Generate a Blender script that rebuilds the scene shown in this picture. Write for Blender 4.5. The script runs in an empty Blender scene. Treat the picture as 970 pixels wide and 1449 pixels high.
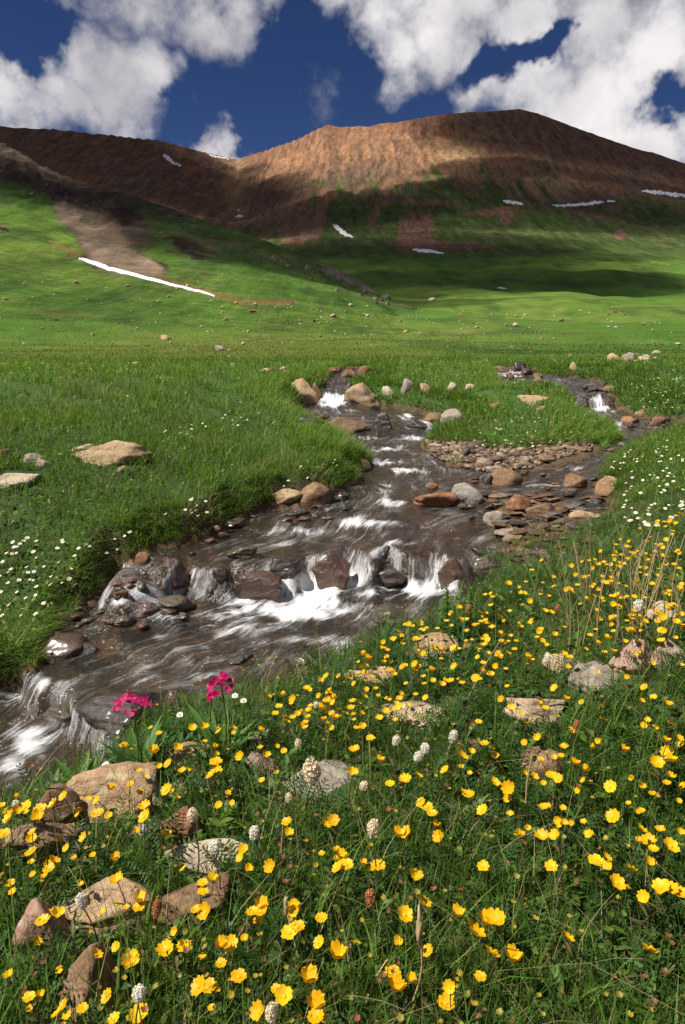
import bpy, math, random
import numpy as np
from mathutils import Vector, Matrix, Euler

rng = np.random.default_rng(7)
random.seed(7)
scene = bpy.context.scene
COL = scene.collection

# ------------------------------------------------------------------ camera
TILT = math.radians(13.6)
FPX, CX, CY = 966.0, 485.0, 724.5
CAMZ = 1.2
ct, st = math.cos(TILT), math.sin(TILT)
cam_d = bpy.data.cameras.new('camera')
cam_d.sensor_fit = 'VERTICAL'
cam_d.sensor_height = 36.0
cam_d.lens = 24.0
cam_d.clip_start = 0.05
cam_d.clip_end = 20000
cam = bpy.data.objects.new('camera', cam_d)
COL.objects.link(cam)
cam.location = (0, 0, CAMZ)
cam.rotation_euler = (math.pi / 2 - TILT, 0, 0)
scene.camera = cam

def elev(v):
    """slope dz/dY of the view ray through image row v, and its scale"""
    b = (CY - np.asarray(v, float)) / FPX
    return (-st + b * ct) / (ct + b * st)

def world_at(u, v, z):
    """point of the view ray (u,v) at height z"""
    b = (CY - v) / FPX
    a = (u - CX) / FPX
    s = (z - CAMZ) / (-st + b * ct)
    return a * s, (ct + b * st) * s

def world_Y(u, v, Y):
    b = (CY - v) / FPX
    a = (u - CX) / FPX
    s = Y / (ct + b * st)
    return a * s, Y, CAMZ + (-st + b * ct) * s

def project(x, y, z):
    dz = z - CAMZ
    dep = y * ct - dz * st
    dep = np.where(np.abs(dep) < 1e-6, 1e-6, dep)
    up = y * st + dz * ct
    return CX + FPX * x / dep, CY - FPX * up / dep

# ------------------------------------------------------------------ noise
_perm = np.random.default_rng(3).permutation(512).astype(np.int64)
_perm = np.concatenate([_perm, _perm, _perm])
_g2 = np.stack([np.cos(np.linspace(0, 2 * np.pi, 64, endpoint=False)), np.sin(np.linspace(0, 2 * np.pi, 64, endpoint=False))], 1)
_g3 = np.random.default_rng(5).normal(size=(64, 3)); _g3 /= np.linalg.norm(_g3, axis=1)[:, None]

def perlin2(x, y):
    xi = np.floor(x).astype(np.int64); yi = np.floor(y).astype(np.int64)
    xf = x - xi; yf = y - yi
    u = xf * xf * xf * (xf * (xf * 6 - 15) + 10); v = yf * yf * yf * (yf * (yf * 6 - 15) + 10)
    def g(ix, iy, dx, dy):
        h = _perm[(_perm[ix & 511] + iy) & 511] & 63
        return _g2[h, 0] * dx + _g2[h, 1] * dy
    a = g(xi, yi, xf, yf); b = g(xi + 1, yi, xf - 1, yf)
    c = g(xi, yi + 1, xf, yf - 1); d = g(xi + 1, yi + 1, xf - 1, yf - 1)
    return (a + (b - a) * u + ((c + (d - c) * u) - (a + (b - a) * u)) * v) * 1.4

def perlin3(p):
    i = np.floor(p).astype(np.int64); f = p - i
    w = f * f * f * (f * (f * 6 - 15) + 10)
    out = 0
    for dx in (0, 1):
        for dy in (0, 1):
            for dz in (0, 1):
                h = _perm[(_perm[(_perm[(i[:, 0] + dx) & 511] + i[:, 1] + dy) & 511] + i[:, 2] + dz) & 511] & 63
                gr = _g3[h]
                val = gr[:, 0] * (f[:, 0] - dx) + gr[:, 1] * (f[:, 1] - dy) + gr[:, 2] * (f[:, 2] - dz)
                ww = (w[:, 0] if dx else 1 - w[:, 0]) * (w[:, 1] if dy else 1 - w[:, 1]) * (w[:, 2] if dz else 1 - w[:, 2])
                out = out + val * ww
    return out * 1.5

def fbm2(x, y, o=4, gain=.5):
    s = 0; a = 1; n = 0
    for k in range(o):
        s = s + a * perlin2(x * 2 ** k + 17.3 * k, y * 2 ** k + 9.1 * k); n += a; a *= gain
    return s / n

def fbm3(p, o=4, gain=.5):
    s = 0; a = 1; n = 0
    for k in range(o):
        s = s + a * perlin3(p * 2 ** k + 11.7 * k); n += a; a *= gain
    return s / n

def sstep(a, b, x):
    t = np.clip((x - a) / (b - a), 0, 1)
    return t * t * (3 - 2 * t)

def lerp(a, b, t):
    return a + (b - a) * t

# ------------------------------------------------------------------ object helpers
def mesh_np(name, V, faces, mat, cols=None, uv=None, loopuv=None, attrs=None, smooth=False, parent=None, link=True):
    """faces: list of int arrays (n,k)"""
    me = bpy.data.meshes.new(name)
    V = np.asarray(V, np.float32)
    me.vertices.add(len(V)); me.vertices.foreach_set('co', V.ravel())
    idx = np.concatenate([np.asarray(f, np.int32).ravel() for f in faces])
    tot = np.concatenate([np.full(len(f), np.asarray(f).shape[1], np.int32) for f in faces])
    start = np.concatenate([[0], np.cumsum(tot)[:-1]]).astype(np.int32)
    me.loops.add(len(idx)); me.loops.foreach_set('vertex_index', idx)
    me.polygons.add(len(tot)); me.polygons.foreach_set('loop_start', start)
    if smooth:
        me.polygons.foreach_set('use_smooth', np.ones(len(tot), bool))
    if cols is not None:
        a = me.color_attributes.new('Col', 'FLOAT_COLOR', 'POINT')
        c = np.ones((len(V), 4), np.float32); c[:, :3] = cols
        a.data.foreach_set('color', c.ravel())
    for k, vals in (attrs or {}).items():
        a = me.attributes.new(k, 'FLOAT', 'POINT'); a.data.foreach_set('value', np.asarray(vals, np.float32))
    if uv is not None:
        l = me.uv_layers.new(name='flow'); l.data.foreach_set('uv', np.asarray(uv, np.float32)[idx].ravel())
    if loopuv is not None:
        l = me.uv_layers.new(name='flow'); l.data.foreach_set('uv', np.asarray(loopuv, np.float32).ravel())
    for m in (mat if isinstance(mat, (list, tuple)) else [mat]):
        me.materials.append(m)
    me.update(calc_edges=True)
    me.validate()
    if not link:
        return me
    o = bpy.data.objects.new(name, me); COL.objects.link(o)
    if parent is not None:
        o.parent = parent
    return o

def add_obj(name, me, parent=None, loc=None):
    o = bpy.data.objects.new(name, me); COL.objects.link(o)
    if parent is not None: o.parent = parent
    if loc is not None: o.location = loc
    return o

def empty(name, loc=(0, 0, 0)):
    o = bpy.data.objects.new(name, None); COL.objects.link(o); o.location = loc
    o.empty_display_size = .02
    return o

def tag(o, label=None, cat=None, group=None, kind=None):
    if label: o['label'] = label
    if cat: o['category'] = cat
    if group: o['group'] = group
    if kind: o['kind'] = kind
    return o

# ------------------------------------------------------------------ material helpers
class NT:
    def __init__(self, tree):
        self.t = tree
        tree.nodes.clear()
    def n(self, typ, **kw):
        nd = self.t.nodes.new(typ)
        for k, v in kw.items():
            if k.startswith('i_'):
                key = k[2:]
                key = int(key) if key.isdigit() else key.replace('_', ' ')
                self.set(nd.inputs[key], v)
            else:
                setattr(nd, k, v)
        return nd
    def set(self, sock, v):
        if isinstance(v, bpy.types.NodeSocket):
            self.t.links.new(v, sock)
        elif isinstance(v, bpy.types.Node):
            self.t.links.new(v.outputs[0], sock)
        else:
            if hasattr(sock.default_value, '__len__') and len(sock.default_value) == 4 and len(v) == 3:
                v = (*v, 1)
            sock.default_value = v
    def math(self, op, a, b=0.0, c=0.0, clamp=False):
        nd = self.t.nodes.new('ShaderNodeMath'); nd.operation = op; nd.use_clamp = clamp
        self.set(nd.inputs[0], a); self.set(nd.inputs[1], b); self.set(nd.inputs[2], c)
        return nd.outputs[0]
    def vmath(self, op, a, b=(0, 0, 0), out=0):
        nd = self.t.nodes.new('ShaderNodeVectorMath'); nd.operation = op
        self.set(nd.inputs[0], a)
        if op == 'SCALE': self.set(nd.inputs['Scale'], b)
        else: self.set(nd.inputs[1], b)
        return nd.outputs[out]
    def mix(self, f, a, b, mode='MIX'):
        nd = self.t.nodes.new('ShaderNodeMix'); nd.data_type = 'RGBA'; nd.blend_type = mode; nd.clamp_factor = True
        self.set(nd.inputs[0], f); self.set(nd.inputs[6], a); self.set(nd.inputs[7], b)
        return nd.outputs[2]
    def ramp(self, f, lo, hi, a=0.0, b=1.0, smooth=True):
        nd = self.t.nodes.new('ShaderNodeMapRange'); nd.interpolation_type = 'SMOOTHSTEP' if smooth else 'LINEAR'
        self.set(nd.inputs[0], f); self.set(nd.inputs[1], lo); self.set(nd.inputs[2], hi); self.set(nd.inputs[3], a); self.set(nd.inputs[4], b)
        return nd.outputs[0]
    def noise(self, vec, scale, detail=4, rough=.5, dist=0, out=0):
        nd = self.t.nodes.new('ShaderNodeTexNoise')
        self.set(nd.inputs['Vector'], vec); nd.inputs['Scale'].default_value = scale; nd.inputs['Detail'].default_value = detail
        nd.inputs['Roughness'].default_value = rough; nd.inputs['Distortion'].default_value = dist
        return nd.outputs[out]
    def bump(self, h, strength=.5, dist=.01):
        nd = self.t.nodes.new('ShaderNodeBump'); self.set(nd.inputs['Height'], h)
        nd.inputs['Strength'].default_value = strength; nd.inputs['Distance'].default_value = dist
        return nd.outputs[0]

def material(name):
    m = bpy.data.materials.new(name); m.use_nodes = True
    return m, NT(m.node_tree)

def finish(nt, shader, volume=None):
    o = nt.n('ShaderNodeOutputMaterial')
    if shader is not None: nt.t.links.new(shader if isinstance(shader, bpy.types.NodeSocket) else shader.outputs[0], o.inputs['Surface'])
    if volume is not None: nt.t.links.new(volume.outputs[0], o.inputs['Volume'])
# ------------------------------------------------------------------ stream outline, water level
POLY = [(-1300,1150,-.66),(-300,1085,-.62),(-60,1000,-.6),(0,975,-.58),(45,945,-.48),(60,905,-.44),(110,865,-.43),(160,832,-.42),(185,795,-.24),(215,776,-.2),(300,762,-.2),
 (330,737,-.18),(380,718,-.15),(440,712,-.14),(490,690,-.12),(528,660,-.06),(505,640,-.02),(450,616,.02),(412,600,.08),(408,587,.17),(430,574,.2),(450,569,.22),
 (452,550,.42),(466,536,.55),(472,527,.63),(490,519,.7),(520,520,.69),(512,532,.57),(497,545,.46),(494,556,.42),(502,572,.22),(560,579,.16),(628,590,.11),(622,605,.06),
 (600,622,.0),(602,634,-.02),(640,657,-.04),(700,664,-.04),(760,662,-.03),(810,654,.0),(845,643,.03),(876,626,.07),(870,606,.1),(830,591,.14),(815,580,.17),(812,565,.3),
 (800,552,.42),(770,546,.5),(715,549,.5),(702,535,.58),(697,519,.7),(740,517,.72),(765,530,.62),(800,534,.53),(850,539,.45),(868,560,.38),(880,578,.2),(905,591,.15),(985,597,.13),(1150,590,.15),
 (1150,612,.07),(970,609,.09),(930,619,.08),(888,638,.04),(858,655,.0),(858,690,-.06),(880,720,-.1),(850,770,-.15),(775,800,-.19),(725,825,-.23),
 (690,860,-.4),(650,905,-.43),(600,950,-.44),(510,1005,-.45),(440,1030,-.46),(340,1055,-.48),(250,1085,-.5),(170,1130,-.57),(90,1215,-.6),(0,1280,-.62),(-300,1420,-.64),(-1300,1500,-.68)]
PW = np.array([world_at(*p) for p in POLY])

WPTS = list(POLY)
for u, v in [(180,805),(240,800),(300,795),(345,788),(400,785),(460,775),(520,778),(570,775),(640,783),(700,790),(300,775),(450,760),(600,765),(700,770)]: WPTS.append((u, v, -.205))
for u, v in [(180,842),(250,852),(300,854),(350,852),(400,850),(450,838),(500,828),(560,832),(620,830),(680,835),(400,900),(300,900),(200,900),(500,890),(580,870)]: WPTS.append((u, v, -.425))
for u, v in [(75,950),(125,985),(170,1035),(210,1070),(150,940),(250,980),(350,960),(450,960),(300,1040)]: WPTS.append((u, v, -.46))
for u, v in [(20,990),(65,1030),(95,1070),(130,1110),(0,1100),(0,1050),(60,1130),(-100,1100)]: WPTS.append((u, v, -.62))
for p in [(540,722,-.14),(560,695,-.1),(560,655,-.04),(575,625,.0),(590,608,.04),(600,597,.1),(540,595,.14),(480,588,.17),(475,574,.21),(474,556,.42),(484,535,.56),(492,524,.66),
          (650,720,-.13),(750,730,-.14),(720,690,-.07),(800,690,-.07),(640,680,-.06),(800,665,-.03),(860,640,.03),(900,612,.09),(860,585,.16),(845,578,.2),(842,556,.42),(820,546,.46),(760,538,.55),(720,530,.62)]:
    WPTS.append(p)
WA = np.array([(*world_at(*p), p[2]) for p in WPTS])

def warp(x, y):
    return np.arctan2(x, np.maximum(y, 1e-3)) * 1.6, .5 * np.log(x * x + y * y + 1e-6)

def water_level(x, y):
    q, l = warp(x, y); pq, pl = warp(WA[:, 0], WA[:, 1])
    out = np.empty_like(x)
    for i in range(0, len(x), 40000):
        s = slice(i, i + 40000)
        d2 = (q[s, None] - pq) ** 2 + (l[s, None] - pl) ** 2 + 2e-5
        w = d2 ** -2.6
        out[s] = (w * WA[:, 2]).sum(1) / w.sum(1)
    return out

def stream_sdf(x, y):
    """metres to the water's edge, negative in the water"""
    out = np.empty_like(x)
    A = PW; B = np.roll(PW, -1, 0); D = B - A; L2 = (D ** 2).sum(1)
    for i in range(0, len(x), 40000):
        s = slice(i, i + 40000)
        px = x[s, None] - A[:, 0]; py = y[s, None] - A[:, 1]
        t = np.clip((px * D[:, 0] + py * D[:, 1]) / L2, 0, 1)
        d = np.sqrt(((px - t * D[:, 0]) ** 2 + (py - t * D[:, 1]) ** 2).min(1))
        c = ((A[:, 1] > y[s, None]) != (B[:, 1] > y[s, None])) & (x[s, None] < D[:, 0] * (y[s, None] - A[:, 1]) / np.where(D[:, 1] == 0, 1e-9, D[:, 1]) + A[:, 0])
        out[s] = np.where(c.sum(1) % 2 == 1, -d, d)
    return out

# bank heights (thin plate through points read off the place)
BANK = [(485,1449,0),(50,1440,0),(920,1440,.02),(0,1200,.0),(-300,1300,0),(160,1110,-.03),(300,1040,-.02),(440,1000,.0),(560,925,.07),(640,865,.12),(760,810,.1),(850,775,.15),
 (900,900,.25),(960,760,.36),(960,1000,.28),(750,1000,.14),(960,1200,.12),(600,1100,.04),(300,1200,0),(1300,1000,.4),(1300,1300,.2),(1300,760,.6),
 (900,690,.14),(960,650,.21),(885,645,.09),(960,612,.14),(1300,640,.36),(940,575,.34),(890,560,.40),(960,545,.6),(920,520,.82),(850,525,.72),(1300,560,.7),
 (0,930,-.39),(50,850,-.33),(-300,950,-.40),(150,790,-.13),(230,750,-.06),(250,735,.0),(370,700,.04),(470,675,.08),(505,650,.12),(100,700,.12),(-300,760,0),(150,645,.32),(0,660,.3),(-300,640,.4),
 (200,590,.5),(0,590,.55),(200,545,.72),(0,545,.78),(380,640,.18),(390,600,.3),(400,560,.48),(340,545,.62),(-300,560,.7),
 (540,565,.38),(600,550,.5),(640,575,.3),(700,600,.18),(780,610,.17),(850,608,.13),(650,615,.08),(750,575,.33),(800,570,.30),(680,550,.43),(760,550,.43),(700,645,.03),(800,640,.06)]
BW = np.array([(*world_at(*p), p[2]) for p in BANK])
BANK_X = [(x, .6, 0.) for x in (-1.2, 0, 1.2)] + [(x, 15.5, .74) for x in (-14, -8, -3, 1, 5, 9)] + [(x, 20., .74) for x in (-20, -10, 0, 10, 20)]
BW = np.concatenate([BW, np.array(BANK_X)])
_bq, _bl = warp(BW[:, 0], BW[:, 1])
def _tps(r2):
    return np.where(r2 < 1e-12, 0, .5 * r2 * np.log(np.maximum(r2, 1e-12)))
_n = len(BW)
_K = _tps((_bq[:, None] - _bq) ** 2 + (_bl[:, None] - _bl) ** 2) + np.eye(_n) * 2e-3
_P = np.stack([np.ones(_n), _bq, _bl], 1)
_S = np.linalg.solve(np.block([[_K, _P], [_P.T, np.zeros((3, 3))]]), np.concatenate([BW[:, 2], np.zeros(3)]))
def bank_height(x, y):
    q, l = warp(x, y)
    q = np.clip(q, -1.25, 1.25); l = np.clip(l, math.log(.55), math.log(26))
    out = np.empty_like(x)
    for i in range(0, len(x), 40000):
        s = slice(i, i + 40000)
        out[s] = _tps((q[s, None] - _bq) ** 2 + (l[s, None] - _bl) ** 2) @ _S[:_n] + _S[_n] + _S[_n + 1] * q[s] + _S[_n + 2] * l[s]
    return out

# ------------------------------------------------------------------ far terrain: meadow, hill spur, mountain
_bY = np.log([5, 14, 20, 30, 40, 70, 100, 150, 250, 400, 550, 700, 5000])
_bZ = np.array([.5, .74, .73, .68, .66, 1.0, 1.8, 4.2, 12.3, 30, 57, 91, 120])
RIDGE = [(-900,190,1250),(-300,165,1250),(0,178,1300),(60,181,1320),(150,190,1400),(230,199,1500),(290,215,1620),(335,225,1700),(370,214,1660),(420,197,1600),(450,182,1560),(465,175,1540),(480,179,1540),(520,178,1530),
 (570,170,1510),(620,163,1500),(640,159,1500),(700,156,1490),(735,153,1480),(760,158,1470),(800,175,1450),(860,195,1430),(910,212,1410),(970,230,1390),(1100,265,1350),(1300,300,1300),(1900,330,1250)]
RW = np.array([world_Y(*p) for p in RIDGE]); _rq = RW[:, 0] / RW[:, 1]
SPUR = [(-900,120,560),(-300,110,500),(0,203,450),(30,216,440),(60,236,430),(95,250,420),(130,262,410),(230,291,380),(330,325,350),(400,350,330),(440,366,320),(500,394,300),(560,426,270),(610,447,240),(700,475,200)]
SW = np.array([world_Y(*p) for p in SPUR]); _sq = SW[:, 0] / SW[:, 1]

def base_z(Y):
    return np.interp(np.log(np.maximum(Y, 1)), _bY, _bZ)

def far_parts(x, y):
    Y = np.maximum(y, .3 * np.hypot(x, y)); q = x / Y
    zb = base_z(Y)
    zb = zb + sstep(40, 120, Y) * (fbm2(x / 60, y / 90, 3) * .02 * Y * sstep(900, 300, Y))
    # mountain
    yr = np.interp(q, _rq, RW[:, 1]); zr = np.interp(q, _rq, RW[:, 2])
    t = (Y - 620) / (yr - 620)
    z0 = np.interp(math.log(620), _bY, _bZ)
    tc = np.clip(t, 0, 1)
    up = z0 + (zr - z0) * (.42 * tc + .58 * tc ** 1.7)
    gul = 1 - np.abs(fbm2(x / 60 + fbm2(x / 200, y / 200, 2) * 1.6, y / 300, 5, .6)) * 2.2
    fine = fbm2(x / 26, y / 70, 4, .6)
    env = sstep(.1, .5, tc) * (1 - .8 * sstep(.82, 1, tc))
    up = up + (gul * 8 - 4 + fine * 3) * env + fbm2(x / 50, y / 50, 4, .5) * 1.6 * sstep(.3, .9, tc)
    down = zr - .55 * (Y - yr)
    zm = np.where(t < 1, up, down)
    z = np.where(t > 0, np.maximum(zm, np.where(t < 1, zb * .0 - 99, -99)), zb)
    z = lerp(zb, z, sstep(0, .06, t))
    # hill spur on the left
    ys = np.interp(q, _sq, SW[:, 1]); zs = np.interp(q, _sq, SW[:, 2])
    y0 = np.interp(q, [-.9, -.5, -.1, .2], [70, 85, 110, 130])
    tt = (Y - y0) / (ys - y0); tc2 = np.clip(tt, 0, 1)
    zb0 = base_z(y0)
    near = zb0 + (zs - zb0) * (.3 * tc2 + .7 * tc2 ** 1.6)
    amp = sstep(.2, .7, tc2)
    near = near - 1.2 * (1 - sstep(0, .12, tt))
    near = near + amp * (fbm2(x / 45, y / 60, 4, .55) * 5 + np.abs(fbm2(x / 13, y / 15, 4, .6)) * 9 * sstep(-.22, -.42, q) * sstep(.55, .8, tc2)) * sstep(.16, .0, q) * (1 - .55 * sstep(.88, 1, tc2)) 
    back = zs - .62 * (Y - ys)
    zsp = np.where(tt < 1, near, back)
    zsp = np.where(tt > 0, zsp, -99)
    zsp = zsp - 60 * sstep(.12, .3, q)
    which = np.where(zsp > z, 1, np.where(t > 0.0, 2, 0))
    k = 2.5
    h = np.clip(.5 + .5 * (zsp - z) / k, 0, 1)
    zz = lerp(z, zsp, h) + np.where((h > 0) & (h < 1), k * h * (1 - h), 0)
    zz = np.where(zsp < -50, z, zz)
    return zz, which, tc, tc2

# ------------------------------------------------------------------ near grid
R0, R1, NR = .25, 26.0, 664
AZ0, AZ1, NA = math.radians(-80), math.radians(80), 801
azs = np.linspace(AZ0, AZ1, NA); lrs = np.linspace(math.log(R0), math.log(R1), NR)
AZ, LR = np.meshgrid(azs, lrs, indexing='ij')
GX = (np.exp(LR) * np.sin(AZ)).ravel(); GY = (np.exp(LR) * np.cos(AZ)).ravel()
GS = stream_sdf(GX, GY)
# ragged waterline
GS = GS + (fbm2(GX * 3, GY * 3, 3) * .17 + fbm2(GX * 11, GY * 11, 2) * .03) * sstep(0, 2.5, np.hypot(GX, GY)) * sstep(.6, .1, np.abs(GS))
GW = water_level(GX, GY)
GR = np.hypot(GX, GY)
fb = sstep(12.5, 19, GR)
GB = lerp(bank_height(GX, GY), far_parts(GX, GY)[0], fb)
_near = (GY < 4.2) & (GX > -2.6 - 0 * GY) & (GX + .0 > -1.6 + (GY - 2.2) * .9)
side_near = sstep(.0, .5, GX * .62 - GY + 3.3 + .0)            # 1 on the photographer's bank
edge_w = lerp(.16, .42, side_near * sstep(4.6, 3.4, GY))
edge_w = np.where(GY > 5, .15 + .012 * GY, edge_w)
hum = fbm2(GX * 1.7, GY * 1.7, 4) * .045 + np.abs(fbm2(GX * 4.5, GY * 4.5, 3)) * .03
hum = hum * (1 + .06 * GY)
GBh = np.maximum(GB + hum * sstep(0.02, .5, GS) - .01, GW + .035)
bank = lerp(GW + .0, GBh, sstep(-.25, 1, GS / edge_w) ** .8)
bed = GW - .035 - .10 * sstep(0, .35, -GS) + fbm2(GX * 6, GY * 6, 3) * .03
GG = np.where(GS > 0, bank, lerp(GW + (GBh - GW) * sstep(-.25, 1, 0) ** .8, bed, sstep(0, .07, -GS)))
# gravel bar along the island's foot and the shoal of the right-hand shallows lie just at the water level
_pu, _pv = project(GX, GY, GW)
shoal = np.exp(-(((_pu - 760) / 95) ** 2 + ((_pv - 735) / 42) ** 2) ** 1.5) * (GY > 4) + np.exp(-(((_pu - 640) / 50) ** 2 + ((_pv - 702) / 13) ** 2)) * (GY > 4)
GG = np.where(GS < 0, lerp(GG, GW + .012 + fbm2(GX * 5, GY * 5, 3) * .07, np.clip(shoal * 1.25, 0, 1)), GG)

def _bil(F, x, y):
    a = np.clip((np.arctan2(x, y) - AZ0) / (AZ1 - AZ0) * (NA - 1), 0, NA - 1.001)
    l = np.clip((.5 * np.log(x * x + y * y + 1e-9) - math.log(R0)) / (math.log(R1) - math.log(R0)) * (NR - 1), 0, NR - 1.001)
    i = a.astype(int); j = l.astype(int); fa = a - i; fl = l - j
    F = F.reshape(NA, NR)
    return (F[i, j] * (1 - fa) + F[i + 1, j] * fa) * (1 - fl) + (F[i, j + 1] * (1 - fa) + F[i + 1, j + 1] * fa) * fl

def ground_z(x, y):
    x = np.atleast_1d(np.asarray(x, float)); y = np.atleast_1d(np.asarray(y, float))
    r = np.hypot(x, y)
    z = _bil(GG, x, y)
    f = r > R1 - .05
    if f.any():
        z = z.copy(); z[f] = far_parts(x[f], y[f])[0]
    return z
def sdf_at(x, y):
    return np.where(np.hypot(x, y) < R1, _bil(GS, x, y), 9.)
def wat_at(x, y):
    return _bil(GW, x, y)
def surf_z(x, y):
    g = ground_z(x, y); s = sdf_at(x, y)
    return np.where(s < .0, np.maximum(g, wat_at(x, y)), g)

_marchY = np.exp(np.linspace(math.log(.45), math.log(2700), 2600))
def hit(u, v, h=0.0):
    """first place where the view ray (u,v) comes down to the surface raised by h"""
    b = (CY - v) / FPX; a = (u - CX) / FPX
    Y = _marchY[_marchY < 25.5] if v > 535 else _marchY[::2]
    x = a / (ct + b * st) * Y; z = CAMZ + elev(v) * Y
    d = z - surf_z(x, Y) - h
    k = np.argmax(d < 0)
    if d[k] >= 0: k = len(Y) - 1
    if k == 0: k = 1
    t = d[k - 1] / (d[k - 1] - d[k] + 1e-12)
    yy = Y[k - 1] + (Y[k] - Y[k - 1]) * t
    xx = a / (ct + b * st) * yy
    zz = float(surf_z(xx, yy)[0])
    dep = yy * ct - (zz + h - CAMZ) * st
    return float(xx), float(yy), zz, float(dep)
# ------------------------------------------------------------------ render settings
scene.view_settings.view_transform = 'Standard'
scene.view_settings.look = 'None'
scene.view_settings.exposure = 0.6
scene.view_settings.gamma = 1.0
scene.view_settings.use_curve_mapping = False
scene.render.engine = 'CYCLES'
cy = scene.cycles
cy.max_bounces = 6; cy.diffuse_bounces = 2; cy.glossy_bounces = 3; cy.transmission_bounces = 4; cy.transparent_max_bounces = 12; cy.volume_bounces = 0
cy.caustics_reflective = False; cy.caustics_refractive = False
cy.sample_clamp_indirect = 4.0
cy.use_denoising = True
cy.sample_clamp_direct = 8.0
try:
    cy.denoiser = 'OPENIMAGEDENOISE'; cy.denoising_prefilter = 'ACCURATE'
except Exception:
    pass
scene.render.film_transparent = False

# ------------------------------------------------------------------ sun and sky
SUN = Vector((-.60, -.22, 1.0)).normalized()
sl = bpy.data.lights.new('sun', 'SUN'); sl.energy = 4.9; sl.angle = math.radians(.5); sl.color = (1, .94, .85)
so = bpy.data.objects.new('sun', sl); COL.objects.link(so); so.rotation_euler = SUN.to_track_quat('Z', 'Y').to_euler(); so.location = (-30, -10, 60)

world = bpy.data.worlds.new('World'); scene.world = world; world.use_nodes = True
w = NT(world.node_tree)
tc = w.n('ShaderNodeTexCoord').outputs['Generated']
sky = w.n('ShaderNodeTexSky', sky_type='NISHITA')
sky.sun_disc = False; sky.sun_elevation = math.asin(SUN.z); sky.sun_rotation = math.atan2(SUN.x, SUN.y)
sky.altitude = 3600; sky.air_density = 1.0; sky.dust_density = .1; sky.ozone_density = 2.0
skyc = w.n('ShaderNodeHueSaturation', i_Color=sky.outputs[0])
skyc.inputs['Hue'].default_value = .516; skyc.inputs['Saturation'].default_value = 1.22; skyc.inputs['Value'].default_value = .46

def direc(u, v):
    b = (CY - v) / FPX; a = (u - CX) / FPX
    d = Vector((a, ct + b * st, -st + b * ct))
    return d.normalized()
warpn = w.noise(tc, 7.0, 5, .62, out=1)
wv = w.vmath('SCALE', w.vmath('SUBTRACT', warpn, (.5, .5, .5)), .20)
P = w.vmath('ADD', tc, wv)
BL = [  # u, v, radius px, vertical squash, weight
 (165,125,95,1.0,1.0),(100,150,70,1.1,.85),(205,160,50,1.1,.75),(15,125,72,.9,.95),(-80,110,120,1,.9),(30,160,60,1,.9),
 (60,-20,100,1.5,.62),(180,0,100,1.3,.66),(300,15,105,1.4,.8),(405,-15,90,1.2,.75),(240,95,45,1,.55),(480,-40,100,1,.9),
 (318,205,66,1.2,1.1),(352,215,40,1.2,.95),
 (560,35,100,1.0,1.0),(620,30,100,1.1,1.0),(545,80,45,1,.8),(660,-30,100,1,.9),
 (690,140,70,1.0,.95),(760,140,95,1,1.0),(840,150,130,1,1.1),(920,80,130,1,1.1),(830,40,120,1,1.05),(740,20,70,1.2,.9),(900,200,120,1,1.1),(1010,180,110,1,1),(1100,80,160,1,1)]
cov = None
for (u, v, r, sq, wt) in BL:
    d = direc(u, v)
    off = w.vmath('SUBTRACT', P, tuple(d))
    off = w.vmath('MULTIPLY', off, (1, 1, sq))
    ln = w.vmath('LENGTH', off, out=1)
    k = w.ramp(ln, 0, r * 1.04 / FPX * .93, wt * .92, 0.0, smooth=False)
    cov = k if cov is None else w.math('MAXIMUM', cov, k)
for (u, v, r) in [(715,88,42),(758,62,30),(955,122,34),(415,110,95),(372,140,70),(50,42,56),(250,190,36)]:
    d = direc(u, v)
    ln = w.vmath('LENGTH', w.vmath('MULTIPLY', w.vmath('SUBTRACT', P, tuple(d)), (1, 1, 1.25)), out=1)
    cov = w.math('SUBTRACT', cov, w.ramp(ln, 0, r * 1.2 / FPX * .93, .75, 0.0))
# scattered cloud over the rest of the sky
dy = w.n('ShaderNodeSeparateXYZ', i_Vector=tc)
rest = w.ramp(dy.outputs['Y'], .62, .35, 0, .42)
cov = w.math('MAXIMUM', cov, rest)
f1 = w.noise(tc, 8.0, 9, .58)
cv = w.math('ADD', cov, w.math('MULTIPLY', w.math('SUBTRACT', f1, .5), 1.7))
alpha = w.ramp(cv, .20, .92)
# light and shade: thickness towards the sun against thickness here
so_ = tuple(Vector((-.022, 0, .03)))
f2 = w.noise(w.vmath('ADD', tc, so_), 8.0, 7, .54)
g1 = w.noise(tc, 4.2, 3, .5)
g2 = w.noise(w.vmath('ADD', tc, tuple(Vector((-.05, 0, .06)))), 4.2, 3, .5)
lit = w.math('ADD', w.math('MULTIPLY', w.math('SUBTRACT', f1, f2), 1.8), w.math('MULTIPLY', w.math('SUBTRACT', g1, g2), 2.6))
thick = w.ramp(cv, .45, 1.3, .12, -.22)
dx = w.ramp(dy.outputs['X'], -.3, .4, -.26, .24)
lit = w.math('ADD', w.math('ADD', w.math('ADD', lit, .5), thick), dx, clamp=True)
ccol = w.mix(lit, (3.7, 3.6, 4.0), (8.4, 8.1, 8.05))
final = w.mix(alpha, skyc.outputs[0], ccol)
bg = w.n('ShaderNodeBackground', i_Color=final); bg.inputs['Strength'].default_value = .072
wo = w.n('ShaderNodeOutputWorld'); w.t.links.new(bg.outputs[0], wo.inputs['Surface'])
world.cycles.sampling_method = 'MANUAL'; world.cycles.sample_map_resolution = 512

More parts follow.
